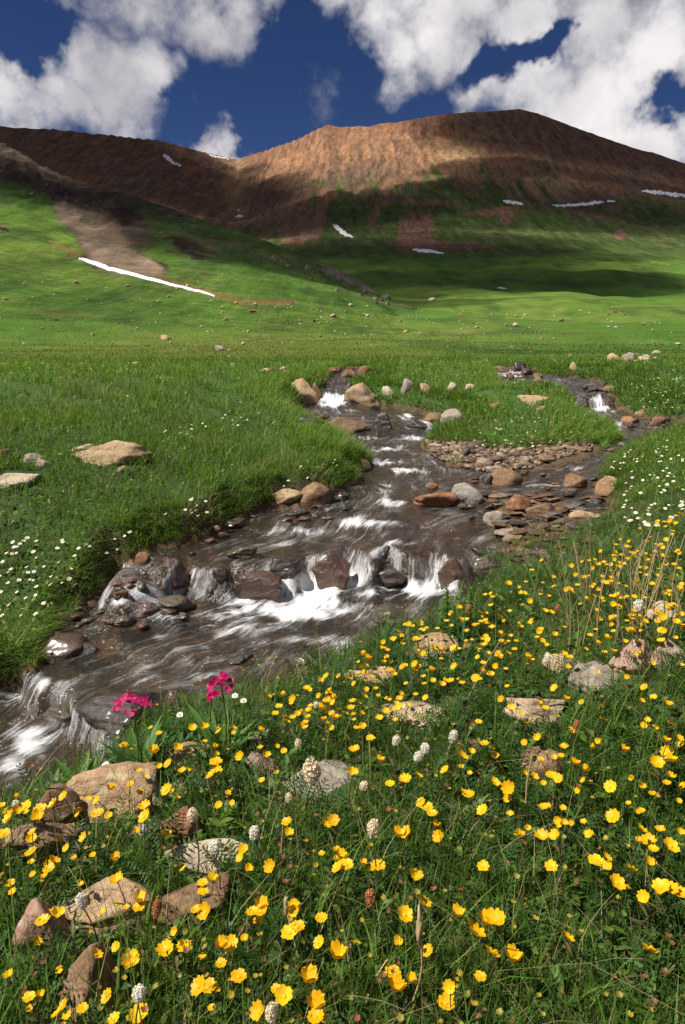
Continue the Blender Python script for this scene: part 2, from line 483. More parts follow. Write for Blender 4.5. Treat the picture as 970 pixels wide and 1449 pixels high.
# ------------------------------------------------------------------ ground material
mg, g = material('ground')
geo = g.n('ShaderNodeNewGeometry').outputs['Position']
vc = g.n('ShaderNodeVertexColor', layer_name='Col').outputs[0]
at_b = g.n('ShaderNodeAttribute', attribute_name='bed').outputs['Fac']
n1 = g.noise(geo, 14, 6, .65); n2 = g.noise(geo, 55, 4, .6)
colr = g.mix(1.0, vc, g.mix(n1, (.45, .45, .42), (1.5, 1.5, 1.5)), 'MULTIPLY')
vor = g.n('ShaderNodeTexVoronoi', i_Vector=g.vmath('ADD', geo, g.vmath('SCALE', g.noise(geo, 6, 2, out=1), .12)), i_Scale=13.0)
peb = g.mix(.8, g.mix(g.n('ShaderNodeSeparateXYZ', i_Vector=vor.outputs['Color']).outputs[0], (.045, .032, .02), (.16, .10, .05)), g.mix(n1, (.5, .5, .45), (1.4, 1.3, 1.2)), 'MULTIPLY')
colr = g.mix(at_b, colr, peb)
hgt = g.math('ADD', g.math('MULTIPLY', n1, .6), g.math('MULTIPLY', n2, .3))
hgt = g.math('ADD', hgt, g.math('MULTIPLY', g.math('MULTIPLY', vor.outputs['Distance'], -1.2), at_b))
bs = g.n('ShaderNodeBsdfPrincipled', i_Base_Color=colr, i_Roughness=.85, i_Normal=g.bump(hgt, .8, .03))
bs.inputs['Specular IOR Level'].default_value = .25
finish(g, bs)

near_px = project(GX, GY, GG)
edge = sstep(.30, .02, GS)
n_a = fbm2(GX * 2.2, GY * 2.2, 4); n_b = fbm2(GX * .35 + 40, GY * .35, 3)
soil = np.array([.055, .032, .017]); moss = np.array([.05, .085, .018]); dry = np.array([.14, .10, .045]); dark = np.array([.030, .055, .012])
gc = dark[None] * np.ones((len(GX), 1))
gc = lerp(gc, np.array([.045, .10, .016]), sstep(4, 12, GR)[:, None])
gc = lerp(gc, moss, sstep(-.1, .4, n_a)[:, None] * .6)
gc = lerp(gc, dry, (sstep(.15, .5, n_b) * .35)[:, None])
gc = lerp(gc, soil, (edge * (1 - .8 * sstep(6, 10, GR)) * sstep(-.35, .25, n_a + .15))[:, None])
_gp = np.array([(598,622),(640,625),(700,636),(800,629),(856,627),(850,655),(760,670),(690,672),(640,660),(600,645)]); _in = np.zeros(len(GX), bool)
for (x1, y1), (x2, y2) in zip(_gp, np.roll(_gp, -1, 0)):
    _in ^= ((y1 > near_px[1]) != (y2 > near_px[1])) & (near_px[0] < (x2 - x1) * (near_px[1] - y1) / (y2 - y1 + 1e-9) + x1)
gc[_in & (GY > 5)] = (.085, .058, .036)
gc = lerp(gc, np.array([.07, .045, .025]), sstep(.02, -.03, GS)[:, None])
ids = np.arange(NA * NR).reshape(NA, NR)
q = np.stack([ids[:-1, :-1].ravel(), ids[1:, :-1].ravel(), ids[1:, 1:].ravel(), ids[:-1, 1:].ravel()], 1)
ground = mesh_np('ground', np.stack([GX, GY, GG], 1), [q], mg, cols=gc, attrs={'bed': sstep(.05, -.04, GS)}, smooth=True)
tag(ground, kind='structure')

# ------------------------------------------------------------------ far terrain
NA2, NR2, R2 = 921, 600, 2900.0
az2 = np.linspace(math.radians(-55), math.radians(55), NA2); lr2 = np.linspace(math.log(R1), math.log(R2), NR2)
A2, L2 = np.meshgrid(az2, lr2, indexing='ij')
FX = (np.exp(L2) * np.sin(A2)).ravel(); FY = (np.exp(L2) * np.cos(A2)).ravel()
FZ, FW, FT, FT2 = far_parts(FX, FY)
FU, FV = project(FX, FY, FZ)
FR = np.hypot(FX, FY); FQ = FX / np.maximum(FY, 1)
def gaus(u0, v0, su, sv, rot=0):
    c, s_ = math.cos(math.radians(rot)), math.sin(math.radians(rot))
    du, dv = FU - u0, FV - v0
    return np.exp(-(((du * c + dv * s_) / su) ** 2 + ((-du * s_ + dv * c) / sv) ** 2))
na = fbm2(FX / 22, FY / 40, 4, .6); nb = fbm2(FX / 120, FY / 160, 4, .55); nc = fbm2(FX / 7, FY / 9, 3, .6)
gul_s = fbm2(FX / 10 + nb * 1.5, FY / 420, 4, .65)       # down-slope streaks
# plants on the meadow and slopes
grass_a = np.array([.066, .140, .020]); grass_b = np.array([.115, .172, .028]); grass_c = np.array([.036, .082, .018])
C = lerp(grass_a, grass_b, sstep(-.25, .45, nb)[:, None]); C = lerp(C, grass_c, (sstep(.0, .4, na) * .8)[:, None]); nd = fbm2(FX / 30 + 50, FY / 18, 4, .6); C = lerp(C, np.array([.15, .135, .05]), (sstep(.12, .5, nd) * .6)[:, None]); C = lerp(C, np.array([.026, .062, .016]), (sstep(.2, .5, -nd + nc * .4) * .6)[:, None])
yb = sstep(505, 515, FV) * sstep(532, 522, FV); C = lerp(C, np.array([.16, .16, .025]), (yb * .85 * sstep(-.3, .4, nb + nc))[:, None])
yb2 = gaus(330, 490, 260, 16); C = lerp(C, np.array([.13, .15, .03]), (yb2 * .85)[:, None])
C = lerp(C, np.array([.16, .13, .07]), (sstep(.42, .7, nc + .5 * na) * .5 * sstep(60, 120, FR))[:, None])
# mountain
brown = np.array([.135, .076, .050]); rust = np.array([.20, .092, .048]); tan = np.array([.21, .135, .085]); gry = np.array([.12, .085, .062]); darkb = np.array([.060, .036, .026])
M = lerp(brown, gry, sstep(-.2, .5, nb)[:, None])
M = lerp(M, rust, (sstep(-.1, .5, gul_s + .4 * na) * .75)[:, None])
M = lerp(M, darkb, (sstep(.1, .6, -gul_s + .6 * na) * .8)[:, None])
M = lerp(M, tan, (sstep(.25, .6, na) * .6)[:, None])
M = lerp(M, np.array([.31, .170, .088]), (np.clip(gaus(560, 205, 150, 32, 4) + gaus(440, 222, 90, 18, -12), 0, 1) * sstep(-.5, .35, gul_s + nc * .6) * .75)[:, None])  # orange rock of the upper band, painted brighter where sunlight falls
M = lerp(M, np.array([.30, .20, .10]), (np.clip(gaus(332, 262, 16, 40) + gaus(770, 268, 55, 14) + gaus(655, 215, 30, 25), 0, 1) * .7)[:, None])  # sunlit stripe at the saddle and sunlit spots, put into the slope colour
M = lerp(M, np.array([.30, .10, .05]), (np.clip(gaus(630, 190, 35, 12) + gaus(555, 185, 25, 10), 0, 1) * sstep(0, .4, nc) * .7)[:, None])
vl = np.interp(FU, [-200, 0, 200, 300, 380, 400, 430, 480, 560, 640, 700, 760, 830, 970, 1200], [420, 410, 380, 345, 325, 292, 275, 256, 250, 252, 256, 268, 284, 288, 292])
grn = sstep(-4, 7, FV - vl - 6 + gul_s * 105 * sstep(100, 15, FV - vl) + nc * 4 + nb * 9)
pat = np.clip(gaus(420, 318, 34, 34) + gaus(588, 325, 30, 34, 25) * .95 + gaus(467, 275, 12, 9) + gaus(455, 300, 7, 26, 10) + gaus(716, 308, 9, 16) + gaus(640, 348, 85, 7) * .8 + gaus(545, 268, 6, 26, 12) + gaus(528, 305, 6, 22, 25)
              + gaus(700, 300, 60, 6, -3) * .8 + gaus(590, 285, 75, 4, 4) + gaus(878, 332, 9, 7) * 1.2 + gaus(840, 305, 60, 5, 8) * .6 + gaus(915, 300, 50, 5) * .4 + gaus(690, 332, 30, 5) * .5, 0, 1)
grn = grn * (1 - sstep(.32, .62, pat + nc * .3))
MG = lerp(np.array([.038, .072, .017]), np.array([.070, .092, .028]), sstep(-.3, .4, na)[:, None])
MG = lerp(MG, brown, (sstep(.08, .42, nc * .6 + gul_s * .5 + nb * .3) * .75)[:, None])
MG = lerp(MG, C, sstep(345, 385, FV)[:, None])
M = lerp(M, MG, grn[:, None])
# hill spur: rocky crest, scree tongue, grass
sp_rock = np.clip(gaus(20, 228, 60, 34, 20) + gaus(110, 268, 70, 22, 28) + gaus(185, 320, 38, 16, 45) * 1.0 + gaus(150, 345, 34, 55, -38) * 1.15 + gaus(205, 375, 34, 12, 15) + gaus(100, 300, 18, 36, -45) * .8 + gaus(265, 350, 60, 14, 28) * .55
                  + gaus(470, 383, 42, 9, 25) * .62 + gaus(535, 411, 34, 8, 18) * .62 + gaus(5, 325, 14, 4, 20) * .9, 0, 1.3)
hr = sstep(.36, .60, sp_rock + na * .45 + nc * .30)
hs = sstep(.3, .7, gaus(150, 345, 36, 60, -38) + gaus(205, 378, 34, 12, 15) + gaus(90, 300, 14, 20, -45))
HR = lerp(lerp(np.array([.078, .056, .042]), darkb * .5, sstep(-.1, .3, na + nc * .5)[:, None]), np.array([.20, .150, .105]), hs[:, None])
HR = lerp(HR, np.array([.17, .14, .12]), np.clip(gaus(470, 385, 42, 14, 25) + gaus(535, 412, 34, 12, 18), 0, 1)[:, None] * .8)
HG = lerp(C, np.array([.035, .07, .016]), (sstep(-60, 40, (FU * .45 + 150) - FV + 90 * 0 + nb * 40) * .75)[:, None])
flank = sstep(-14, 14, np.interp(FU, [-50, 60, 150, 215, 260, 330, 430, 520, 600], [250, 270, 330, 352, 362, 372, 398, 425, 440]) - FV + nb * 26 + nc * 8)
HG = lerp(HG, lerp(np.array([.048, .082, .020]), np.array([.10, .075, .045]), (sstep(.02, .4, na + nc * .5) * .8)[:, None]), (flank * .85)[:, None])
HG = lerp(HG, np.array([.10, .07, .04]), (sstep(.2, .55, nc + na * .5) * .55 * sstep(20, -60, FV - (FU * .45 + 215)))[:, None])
redln = np.exp(-((FV - np.interp(FU, [60, 115, 200, 300, 340], [340, 362, 386, 415, 428])) / 3.5) ** 2) * (FU > 70) * (FU < 420)
HG = lerp(HG, np.array([.20, .09, .05]), (redln * .75)[:, None])
H = lerp(HG, HR, hr[:, None])
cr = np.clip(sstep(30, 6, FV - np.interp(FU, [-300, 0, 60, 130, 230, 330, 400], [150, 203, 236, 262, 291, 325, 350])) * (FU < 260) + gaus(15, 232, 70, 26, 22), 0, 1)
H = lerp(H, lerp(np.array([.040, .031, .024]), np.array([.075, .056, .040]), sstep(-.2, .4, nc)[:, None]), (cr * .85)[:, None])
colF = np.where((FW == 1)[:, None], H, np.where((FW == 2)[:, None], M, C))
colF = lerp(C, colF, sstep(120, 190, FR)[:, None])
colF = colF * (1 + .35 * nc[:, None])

mf, g = material('mountainside')
geo = g.n('ShaderNodeNewGeometry').outputs['Position']
vc = g.n('ShaderNodeVertexColor', layer_name='Col').outputs[0]
n1 = g.noise(geo, .9, 6, .8); n2 = g.noise(geo, .16, 7, .85); n3 = g.noise(geo, 6.0, 3, .6)
colr = g.mix(1.0, vc, g.mix(n1, (.35, .35, .35), (1.65, 1.65, 1.65)), 'MULTIPLY')
colr = g.mix(1.0, colr, g.mix(g.ramp(n2, .28, .72, smooth=False), (.38, .42, .42), (1.62, 1.56, 1.55)), 'MULTIPLY')
n4 = g.noise(g.vmath('MULTIPLY', geo, (.11, .010, .035)), 1.0, 6, .7)
colr = g.mix(1.0, colr, g.mix(g.ramp(n4, .3, .7, smooth=False), (.55, .55, .56), (1.5, 1.46, 1.42)), 'MULTIPLY')
hgt = g.math('ADD', g.math('ADD', g.math('MULTIPLY', n2, 1.6), g.math('MULTIPLY', n1, .8)), g.math('MULTIPLY', n4, 2.2))
bs = g.n('ShaderNodeBsdfPrincipled', i_Base_Color=colr, i_Roughness=.95, i_Normal=g.bump(hgt, .7, 1.4))
bs.inputs['Specular IOR Level'].default_value = .1
finish(g, bs)
mm, g = material('meadow')
geo = g.n('ShaderNodeNewGeometry').outputs['Position']
vc = g.n('ShaderNodeVertexColor', layer_name='Col').outputs[0]
n1 = g.noise(geo, 1.6, 7, .85); n2 = g.noise(geo, .16, 6, .7)
colr = g.mix(1.0, vc, g.mix(n1, (.4, .45, .4), (1.55, 1.5, 1.5)), 'MULTIPLY')
colr = g.mix(1.0, colr, g.mix(n2, (.62, .7, .7), (1.35, 1.28, 1.3)), 'MULTIPLY')
bs = g.n('ShaderNodeBsdfPrincipled', i_Base_Color=colr, i_Roughness=.95, i_Normal=g.bump(n1, .9, .25))
bs.inputs['Specular IOR Level'].default_value = .1
finish(g, bs)

ids2 = np.arange(NA2 * NR2).reshape(NA2, NR2)
q2 = np.stack([ids2[:-1, :-1].ravel(), ids2[1:, :-1].ravel(), ids2[1:, 1:].ravel(), ids2[:-1, 1:].ravel()], 1)
fr = FR[q2].mean(1); fw = (FW[q2] == 1).sum(1) >= 2
reg = np.where(fw & (fr > 130), 1, np.where(fr > 640, 2, 0))
FP = np.stack([FX, FY, FZ], 1)
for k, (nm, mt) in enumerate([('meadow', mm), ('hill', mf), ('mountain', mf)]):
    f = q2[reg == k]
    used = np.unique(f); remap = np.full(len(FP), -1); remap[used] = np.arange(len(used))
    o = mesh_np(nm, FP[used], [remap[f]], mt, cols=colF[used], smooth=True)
    tag(o, kind='structure')

# ------------------------------------------------------------------ water
CL = np.array([world_at(*p) for p in [(492,521,.67),(484,540,.56),(474,556,.42),(476,580,.19),(520,592,.15),(585,604,.08),(570,630,0),(555,660,-.05),(560,695,-.1),(530,730,-.15),(480,770,-.2),(440,830,-.42),(370,870,-.43),(270,905,-.44),(170,945,-.45),(90,995,-.5),(30,1060,-.6),(-150,1160,-.62),(-900,1290,-.66)]])
CL2 = np.array([world_at(*p) for p in [(735,518,.7),(725,535,.58),(770,546,.5),(835,548,.45),(845,570,.3),(870,597,.12),(880,618,.07),(845,648,.02),(780,672,-.05),(690,690,-.07),(600,715,-.12)]])
def flow(x, y, L):
    best = np.full(len(x), 1e9); S = np.zeros(len(x)); T = np.zeros(len(x)); acc = 0
    for a, b in zip(L[:-1], L[1:]):
        d = b - a; ln = np.hypot(*d); d = d / ln
        rx, ry = x - a[0], y - a[1]
        t = np.clip(rx * d[0] + ry * d[1], 0, ln); ds = np.hypot(rx - t * d[0], ry - t * d[1])
        m = ds < best
        best = np.where(m, ds, best); S = np.where(m, acc + t, S); T = np.where(m, (rx * d[1] - ry * d[0]), T); acc += ln
    return S, T, best
wsel = (GS < .06) & (GR > 1.6) & (GR < 21)
fm = wsel[q].all(1); wf = q[fm]
used = np.unique(wf); remap = np.full(NA * NR, -1); remap[used] = np.arange(len(used)); wf = remap[wf]
wx, wy, wz = GX[used], GY[used], GW[used]
s1, t1, d1 = flow(wx, wy, CL); s2, t2, d2 = flow(wx, wy, CL2)
m2 = d2 < d1
FS = np.where(m2, s2 + 30, s1); FTt = np.where(m2, t2 + 9, t1)
wr = np.hypot(wx, wy)
FOAM = [(430,836,50,26,1.7),(395,860,85,18,1.35),(330,862,60,14,1.1),(500,815,28,24,1.2),(590,832,65,15,1.3),(540,838,50,10,1.0),(350,890,120,20,.55),(560,800,30,12,.6),(230,850,40,12,.5),(620,822,40,10,.8),(285,832,26,20,.75),(310,845,34,14,.75),(440,800,20,16,.5),(375,885,80,14,.65),(470,858,80,14,.8),
 (200,835,30,14,.65),(165,850,28,10,.65),(500,920,34,22,.85),(478,948,24,18,.8),(540,905,20,12,.5),(60,968,40,16,.8),(20,990,36,14,.75),(45,1045,38,30,.8),(15,1085,34,30,.55),(120,1010,30,20,.35),
 (553,708,26,9,1.0),(520,740,75,9,.75),(572,664,30,7,.85),(547,690,14,16,.7),(425,748,66,8,.6),(545,653,22,6,.8),(552,633,36,6,.8),(583,619,26,6,.75),(601,601,14,8,1.1),(470,567,22,11,1.6),(490,582,36,4,.5),(575,590,14,6,.9),(520,618,24,4,.5),
 (850,578,24,5,.95),(846,564,12,8,.8),(838,548,14,5,.5),(800,660,40,4,.7),(872,604,12,10,.8),(880,622,14,10,.6),(790,541,14,5,.6),(760,540,16,5,.6),(930,604,30,4,.45),(722,530,26,8,.8),(715,546,12,6,.8),(775,686,36,4,.9),(545,780,30,10,.8),(660,820,20,16,.7),(640,800,30,14,.6),(555,770,40,8,.6),(250,900,60,8,.4),(380,950,60,8,.3),(300,955,50,8,.4),(470,720,40,8,.35),(480,690,40,12,.45),(600,740,50,10,.4),(650,760,60,8,.4),(330,780,60,8,.4),(420,770,40,8,.45),(230,870,50,10,.45),(400,905,110,16,.5),(300,920,80,14,.42),(180,960,60,20,.45),(520,870,50,12,.55),(470,900,60,12,.5),(720,672,60,4,.5),(610,660,30,8,.5),(500,760,60,10,.45)]
pu, pv = project(wx, wy, wz)
foam = np.zeros(len(wx))
for (u, v, a, b, k) in FOAM:
    foam = np.maximum(foam, k * np.exp(-(((pu - u) / a) ** 2 + ((pv - v) / b) ** 2)))
zg = GW.reshape(NA, NR)
slope = np.abs(np.gradient(zg, axis=1) / np.maximum(np.gradient(np.exp(LR), axis=1), 1e-6)).ravel()[used]
slope_a = np.abs(np.gradient(zg, axis=0)).ravel()[used] / (np.exp(LR).ravel()[used] * (azs[1] - azs[0]))
slope = np.hypot(slope, slope_a)
foam = foam * (.72 + .9 * fbm2(wx * 3.1, wy * 3.1, 3) + .5 * fbm2(wx * 9, wy * 6, 2))
foam = np.clip(np.maximum(foam, sstep(.45, 1.6, slope) * (.42 + .5 * fbm2(wx * 3.5 + 7, wy * 3.5, 3))), 0, 1.3)
near_edge = sstep(-.25, 0, GS[used])
seam = sstep(.0, .45, np.abs(d1 - d2))
wavy = seam * fbm2(FS * 2.2 + fbm2(wx * 2, wy * 2, 2) * .8, FTt * 6.5, 4, .55) * (.022 + .016 * np.clip(foam, 0, 1)) + fbm2(wx * 1.6, wy * 1.6, 3) * .03 * sstep(0, .35, -GS[used])
wavy = wavy + seam * np.abs(fbm2(FS * 5, FTt * 14 + 3, 3)) * .03 * np.clip(foam, 0, 1)
wz2 = wz + wavy * sstep(.04, -.12, GS[used]) * (1 + .06 * np.maximum(wr - 4, 0)) - .006
mw, g = material('stream_water')
uvn = g.n('ShaderNodeUVMap', uv_map='flow').outputs[0]
fo = g.n('ShaderNodeAttribute', attribute_name='foam').outputs['Fac']
geo = g.n('ShaderNodeNewGeometry').outputs['Position']
uvw = g.vmath('ADD', uvn, g.vmath('SCALE', g.vmath('SUBTRACT', g.noise(geo, 2.3, 3, .5, out=1), (.5, .5, .5)), .28))
st1 = g.noise(g.vmath('MULTIPLY', uvw, (1.9, 15, 1)), 1.0, 7, .68)
st2 = g.noise(g.vmath('MULTIPLY', uvw, (5.0, 62, 1)), 1.0, 5, .65)
streak = g.math('ADD', g.math('MULTIPLY', st1, .65), g.math('MULTIPLY', st2, .35))
ff = g.math('ADD', g.math('MULTIPLY', fo, .82), g.math('MULTIPLY', g.math('SUBTRACT', streak, .5), g.math('ADD', 1.25, g.math('MULTIPLY', fo, .9))))
patch = g.noise(geo, 2.6, 4, .6)
ff = g.math('ADD', ff, g.math('MULTIPLY', g.math('SUBTRACT', patch, .5), .35))
grain = g.noise(g.vmath('MULTIPLY', geo, (1, 1, 1)), 46, 4, .7)
ff = g.math('ADD', ff, g.math('MULTIPLY', g.math('SUBTRACT', grain, .5), .30))
fa = g.math('ADD', g.math('MULTIPLY', g.ramp(ff, .20, .80), .92), g.math('MULTIPLY', g.ramp(g.math('ADD', streak, g.math('MULTIPLY', g.math('SUBTRACT', patch, .5), .5)), .48, .72), .21), clamp=True)
nrm = g.bump(g.math('ADD', g.math('MULTIPLY', g.noise(g.vmath('MULTIPLY', uvw, (3.0, 12, 1)), 1.0, 5, .6), 1.0), g.math('MULTIPLY', g.noise(geo, 22, 3, .6), .45)), 1.0, .05)
fres = g.n('ShaderNodeFresnel', i_IOR=1.40, i_Normal=nrm)
tr = g.n('ShaderNodeBsdfTransparent', i_Color=(.72, .63, .50))
tur = g.n('ShaderNodeBsdfDiffuse', i_Color=(.105, .088, .066), i_Normal=nrm)
body = g.n('ShaderNodeMixShader', i_0=.20); g.t.links.new(tr.outputs[0], body.inputs[1]); g.t.links.new(tur.outputs[0], body.inputs[2])
gl = g.n('ShaderNodeBsdfGlossy', i_Color=(1, 1, 1), i_Roughness=.16, i_Normal=nrm)
mx = g.n('ShaderNodeMixShader', i_0=g.math('MULTIPLY', fres.outputs[0], 1.0, clamp=True))
g.t.links.new(body.outputs[0], mx.inputs[1]); g.t.links.new(gl.outputs[0], mx.inputs[2])
fd = g.n('ShaderNodeBsdfPrincipled', i_Base_Color=(.80, .81, .83), i_Roughness=.5, i_Normal=g.bump(streak, .6, .03))
mx2 = g.n('ShaderNodeMixShader', i_0=g.math('MULTIPLY', fa, .93)); g.t.links.new(mx.outputs[0], mx2.inputs[1]); g.t.links.new(fd.outputs[0], mx2.inputs[2])
finish(g, mx2)
water = mesh_np('water', np.stack([wx, wy, wz2], 1), [wf], mw, loopuv=np.where(m2[wf].sum(1)[:, None, None] >= 2, np.stack([s2 + 30, t2 + 9], 1)[wf], np.stack([s1, t1], 1)[wf]).reshape(-1, 2), attrs={'foam': foam}, smooth=True)
tag(water, kind='structure')

# ------------------------------------------------------------------ clouds overhead that shade the mountain and the valley
mc, g = material('cloud_vapour')
vol = g.n('ShaderNodeVolumePrincipled', i_Color=(1, 1, 1)); vol.inputs['Density'].default_value = .0108; vol.inputs['Anisotropy'].default_value = .3
finish(g, None, vol)
def ico(sub):
    import bmesh
    bm = bmesh.new(); bmesh.ops.create_icosphere(bm, subdivisions=sub, radius=1)
    V = np.array([v.co[:] for v in bm.verts]); F = np.array([[v.index for v in f.verts] for f in bm.faces]); bm.free()
    return V, F
ICO = {k: ico(k) for k in (2, 3, 4, 5)}
CLOUDS = [  # where the shade falls (u, v), half width and half depth in metres, height of the cloud above
 (40,250,90,45,330),(60,215,330,190,620),(215,240,250,230,640),(275,258,150,170,600),(120,196,260,150,640),(238,206,170,120,620),  # first cloud is added out of view to darken the left hill crest
 (830,190,300,190,640),(900,232,300,190,640),(728,182,125,150,640),(690,235,90,60,620),
 (600,292,430,150,560),(900,285,280,150,560),(450,300,170,120,560),
 (560,350,190,100,420),(610,385,170,105,360),(735,395,95,85,360),(560,362,200,90,400),(680,402,130,80,360),(250,305,90,50,330),(290,286,170,120,560),(430,372,70,40,330)]
def far_hit(u, v):
    x, y, z, d = hit(u, v); return Vector((x, y, z))
for i, (u, v, ra, rb, hh) in enumerate(CLOUDS):
    p = far_hit(u, v); c = p + Vector(SUN) * (hh / SUN.z)
    V, F = ICO[4]
    W_ = V * (1 + .55 * fbm3(V * 1.8 + i * 7.1, 5, .65)[:, None])
    W_ = W_ * np.array([ra * 1.08, rb * 1.08, 85.])
    o = mesh_np('cloud', W_, [F], mc, smooth=True); o.location = c
    tag(o, kind='stuff')
# ------------------------------------------------------------------ rock materials
def rock_mat(name, cols, wet=False, lichen=None, strata=.0, rough=.9, lich_amt=.6):
    m, g = material(name)
    tcn = g.n('ShaderNodeTexCoord').outputs['Object']
    oi = g.n('ShaderNodeObjectInfo')
    rnd = oi.outputs['Random']
    geo = g.n('ShaderNodeNewGeometry')
    pos = geo.outputs['Position']
    off = g.n('ShaderNodeCombineXYZ', i_X=g.math('MULTIPLY', rnd, 37.0), i_Y=g.math('MULTIPLY', rnd, 91.0), i_Z=g.math('MULTIPLY', rnd, 13.0))
    p = g.vmath('ADD', pos, off)
    big = g.noise(p, 9, 5, .6); med = g.noise(p, 34, 5, .65); fin = g.noise(p, 160, 3, .7)
    c = g.mix(g.ramp(big, .33, .67), cols[0], cols[1])
    c = g.mix(g.ramp(g.math('ADD', g.math('MULTIPLY', med, .6), g.math('MULTIPLY', rnd, .4)), .35, .7), c, cols[2])
    if strata:
        sx = g.n('ShaderNodeSeparateXYZ', i_Vector=g.vmath('ADD', tcn, g.vmath('SCALE', g.noise(p, 8, 3, out=1), .06)))
        sr = g.noise(g.vmath('MULTIPLY', g.vmath('ADD', tcn, off), (3, 3, 55)), 1.0, 3, .6)
        c = g.mix(g.math('MULTIPLY', g.ramp(sr, .45, .65), strata), c, g.mix(.5, cols[2], (.03, .022, .016)))
    c = g.mix(1.0, c, g.mix(fin, (.55, .55, .55), (1.45, 1.45, 1.45)), 'MULTIPLY')
    c = g.mix(1.0, c, g.mix(rnd, (.72, .74, .78), (1.2, 1.15, 1.1)), 'MULTIPLY')
    if lichen:
        ln = g.noise(p, 21, 4, .7)
        nz = g.n('ShaderNodeSeparateXYZ', i_Vector=geo.outputs['Normal']).outputs['Z']
        lm = g.math('MULTIPLY', g.ramp(ln, .56, .64), g.ramp(nz, .0, .5))
        c = g.mix(g.math('MULTIPLY', lm, lich_amt), c, lichen)
    crack = g.n('ShaderNodeTexVoronoi', feature='DISTANCE_TO_EDGE', i_Vector=g.vmath('ADD', p, g.vmath('SCALE', g.noise(p, 15, 3, out=1), .05)), i_Scale=7.0)
    ck = g.ramp(crack.outputs['Distance'], .0, .035)
    c = g.mix(g.math('MULTIPLY', g.math('SUBTRACT', 1.0, ck), .28), c, (.03, .022, .015))
    h = g.math('ADD', g.math('ADD', g.math('MULTIPLY', med, .7), g.math('MULTIPLY', fin, .25)), g.math('MULTIPLY', ck, .12))
    nrm = g.bump(h, 1.0, .016)
    b = g.n('ShaderNodeBsdfPrincipled', i_Base_Color=c, i_Normal=nrm)
    b.inputs['Roughness'].default_value = .33 if wet else rough
    b.inputs['Specular IOR Level'].default_value = .6 if wet else .2
    if wet:
        b.inputs['Coat Weight'].default_value = .35; b.inputs['Coat Roughness'].default_value = .2
    finish(g, b)
    return m
RM = {
 'tan': rock_mat('tan_rock', [(.52,.37,.22),(.40,.27,.15),(.28,.175,.095)], lichen=(.42,.40,.26), strata=.15),
 'pale': rock_mat('pale_rock', [(.60,.50,.36),(.50,.39,.26),(.36,.26,.17)], lichen=(.55,.52,.42), strata=.2),
 'grey': rock_mat('grey_rock', [(.42,.37,.30),(.31,.265,.215),(.20,.165,.135)], lichen=(.42,.40,.30), strata=.25),
 'brown': rock_mat('brown_rock', [(.33,.21,.12),(.235,.14,.08),(.145,.088,.053)], lichen=(.30,.27,.16), strata=.2),
 'rust': rock_mat('rust_rock', [(.40,.20,.10),(.28,.13,.07),(.17,.085,.05)], lichen=(.36,.28,.17), strata=.2),
 'pink': rock_mat('pink_rock', [(.48,.33,.25),(.38,.245,.18),(.26,.165,.12)], lichen=(.45,.40,.32)),
 'lich': rock_mat('lichen_rock', [(.34,.24,.15),(.25,.17,.11),(.18,.12,.075)], lichen=(.46,.33,.07), strata=.2, lich_amt=.75),
 'wet': rock_mat('wet_rock', [(.060,.034,.022),(.038,.022,.016),(.022,.015,.012)], wet=True),
 'wetred': rock_mat('wet_red_rock', [(.125,.058,.032),(.080,.038,.022),(.045,.024,.016)], wet=True),
 'wetolive': rock_mat('wet_olive_rock', [(.105,.080,.034),(.070,.055,.026),(.045,.034,.02)], wet=True),
}

def rock_mesh(seed, sub=4, planes=15, flat=1.0, sharp=.9, rough=.10, name='rock'):
    """stone shaped by cutting a ball with random planes, then weathered"""
    r = np.random.default_rng(seed)
    V, F = ICO[sub]
    N = r.normal(size=(planes, 3)); N /= np.linalg.norm(N, axis=1)[:, None]
    D = r.uniform(.52, .92, planes)
    dots = V @ N.T
    with np.errstate(divide='ignore', invalid='ignore'):
        rad = np.where(dots > .05, D / np.maximum(dots, .05), 9)
    rad = np.sort(rad, 1)
    k = 14 + 75 * sharp
    rr = -np.log(np.exp(-k * np.minimum(rad, 1.35)).sum(1) + np.exp(-k * 1.18)) / k
    P_ = V * rr[:, None]
    P_ = P_ * (1 + rough * fbm3(P_ * 2.4 + seed * 3.3, 5, .6)[:, None] + (.035 * np.abs(fbm3(P_ * 7 + seed, 3))[:, None] if sub > 3 else 0))
    ext = np.abs(P_).max(0)
    P_ = P_ / ext
    P_[:, 2] *= flat
    # slight layering
    P_[:, :2] *= (1 + .04 * np.sin(P_[:, 2:3] * 14 + seed + 3 * fbm3(P_ * 1.5 + seed, 2)[:, None]))
    return P_, F

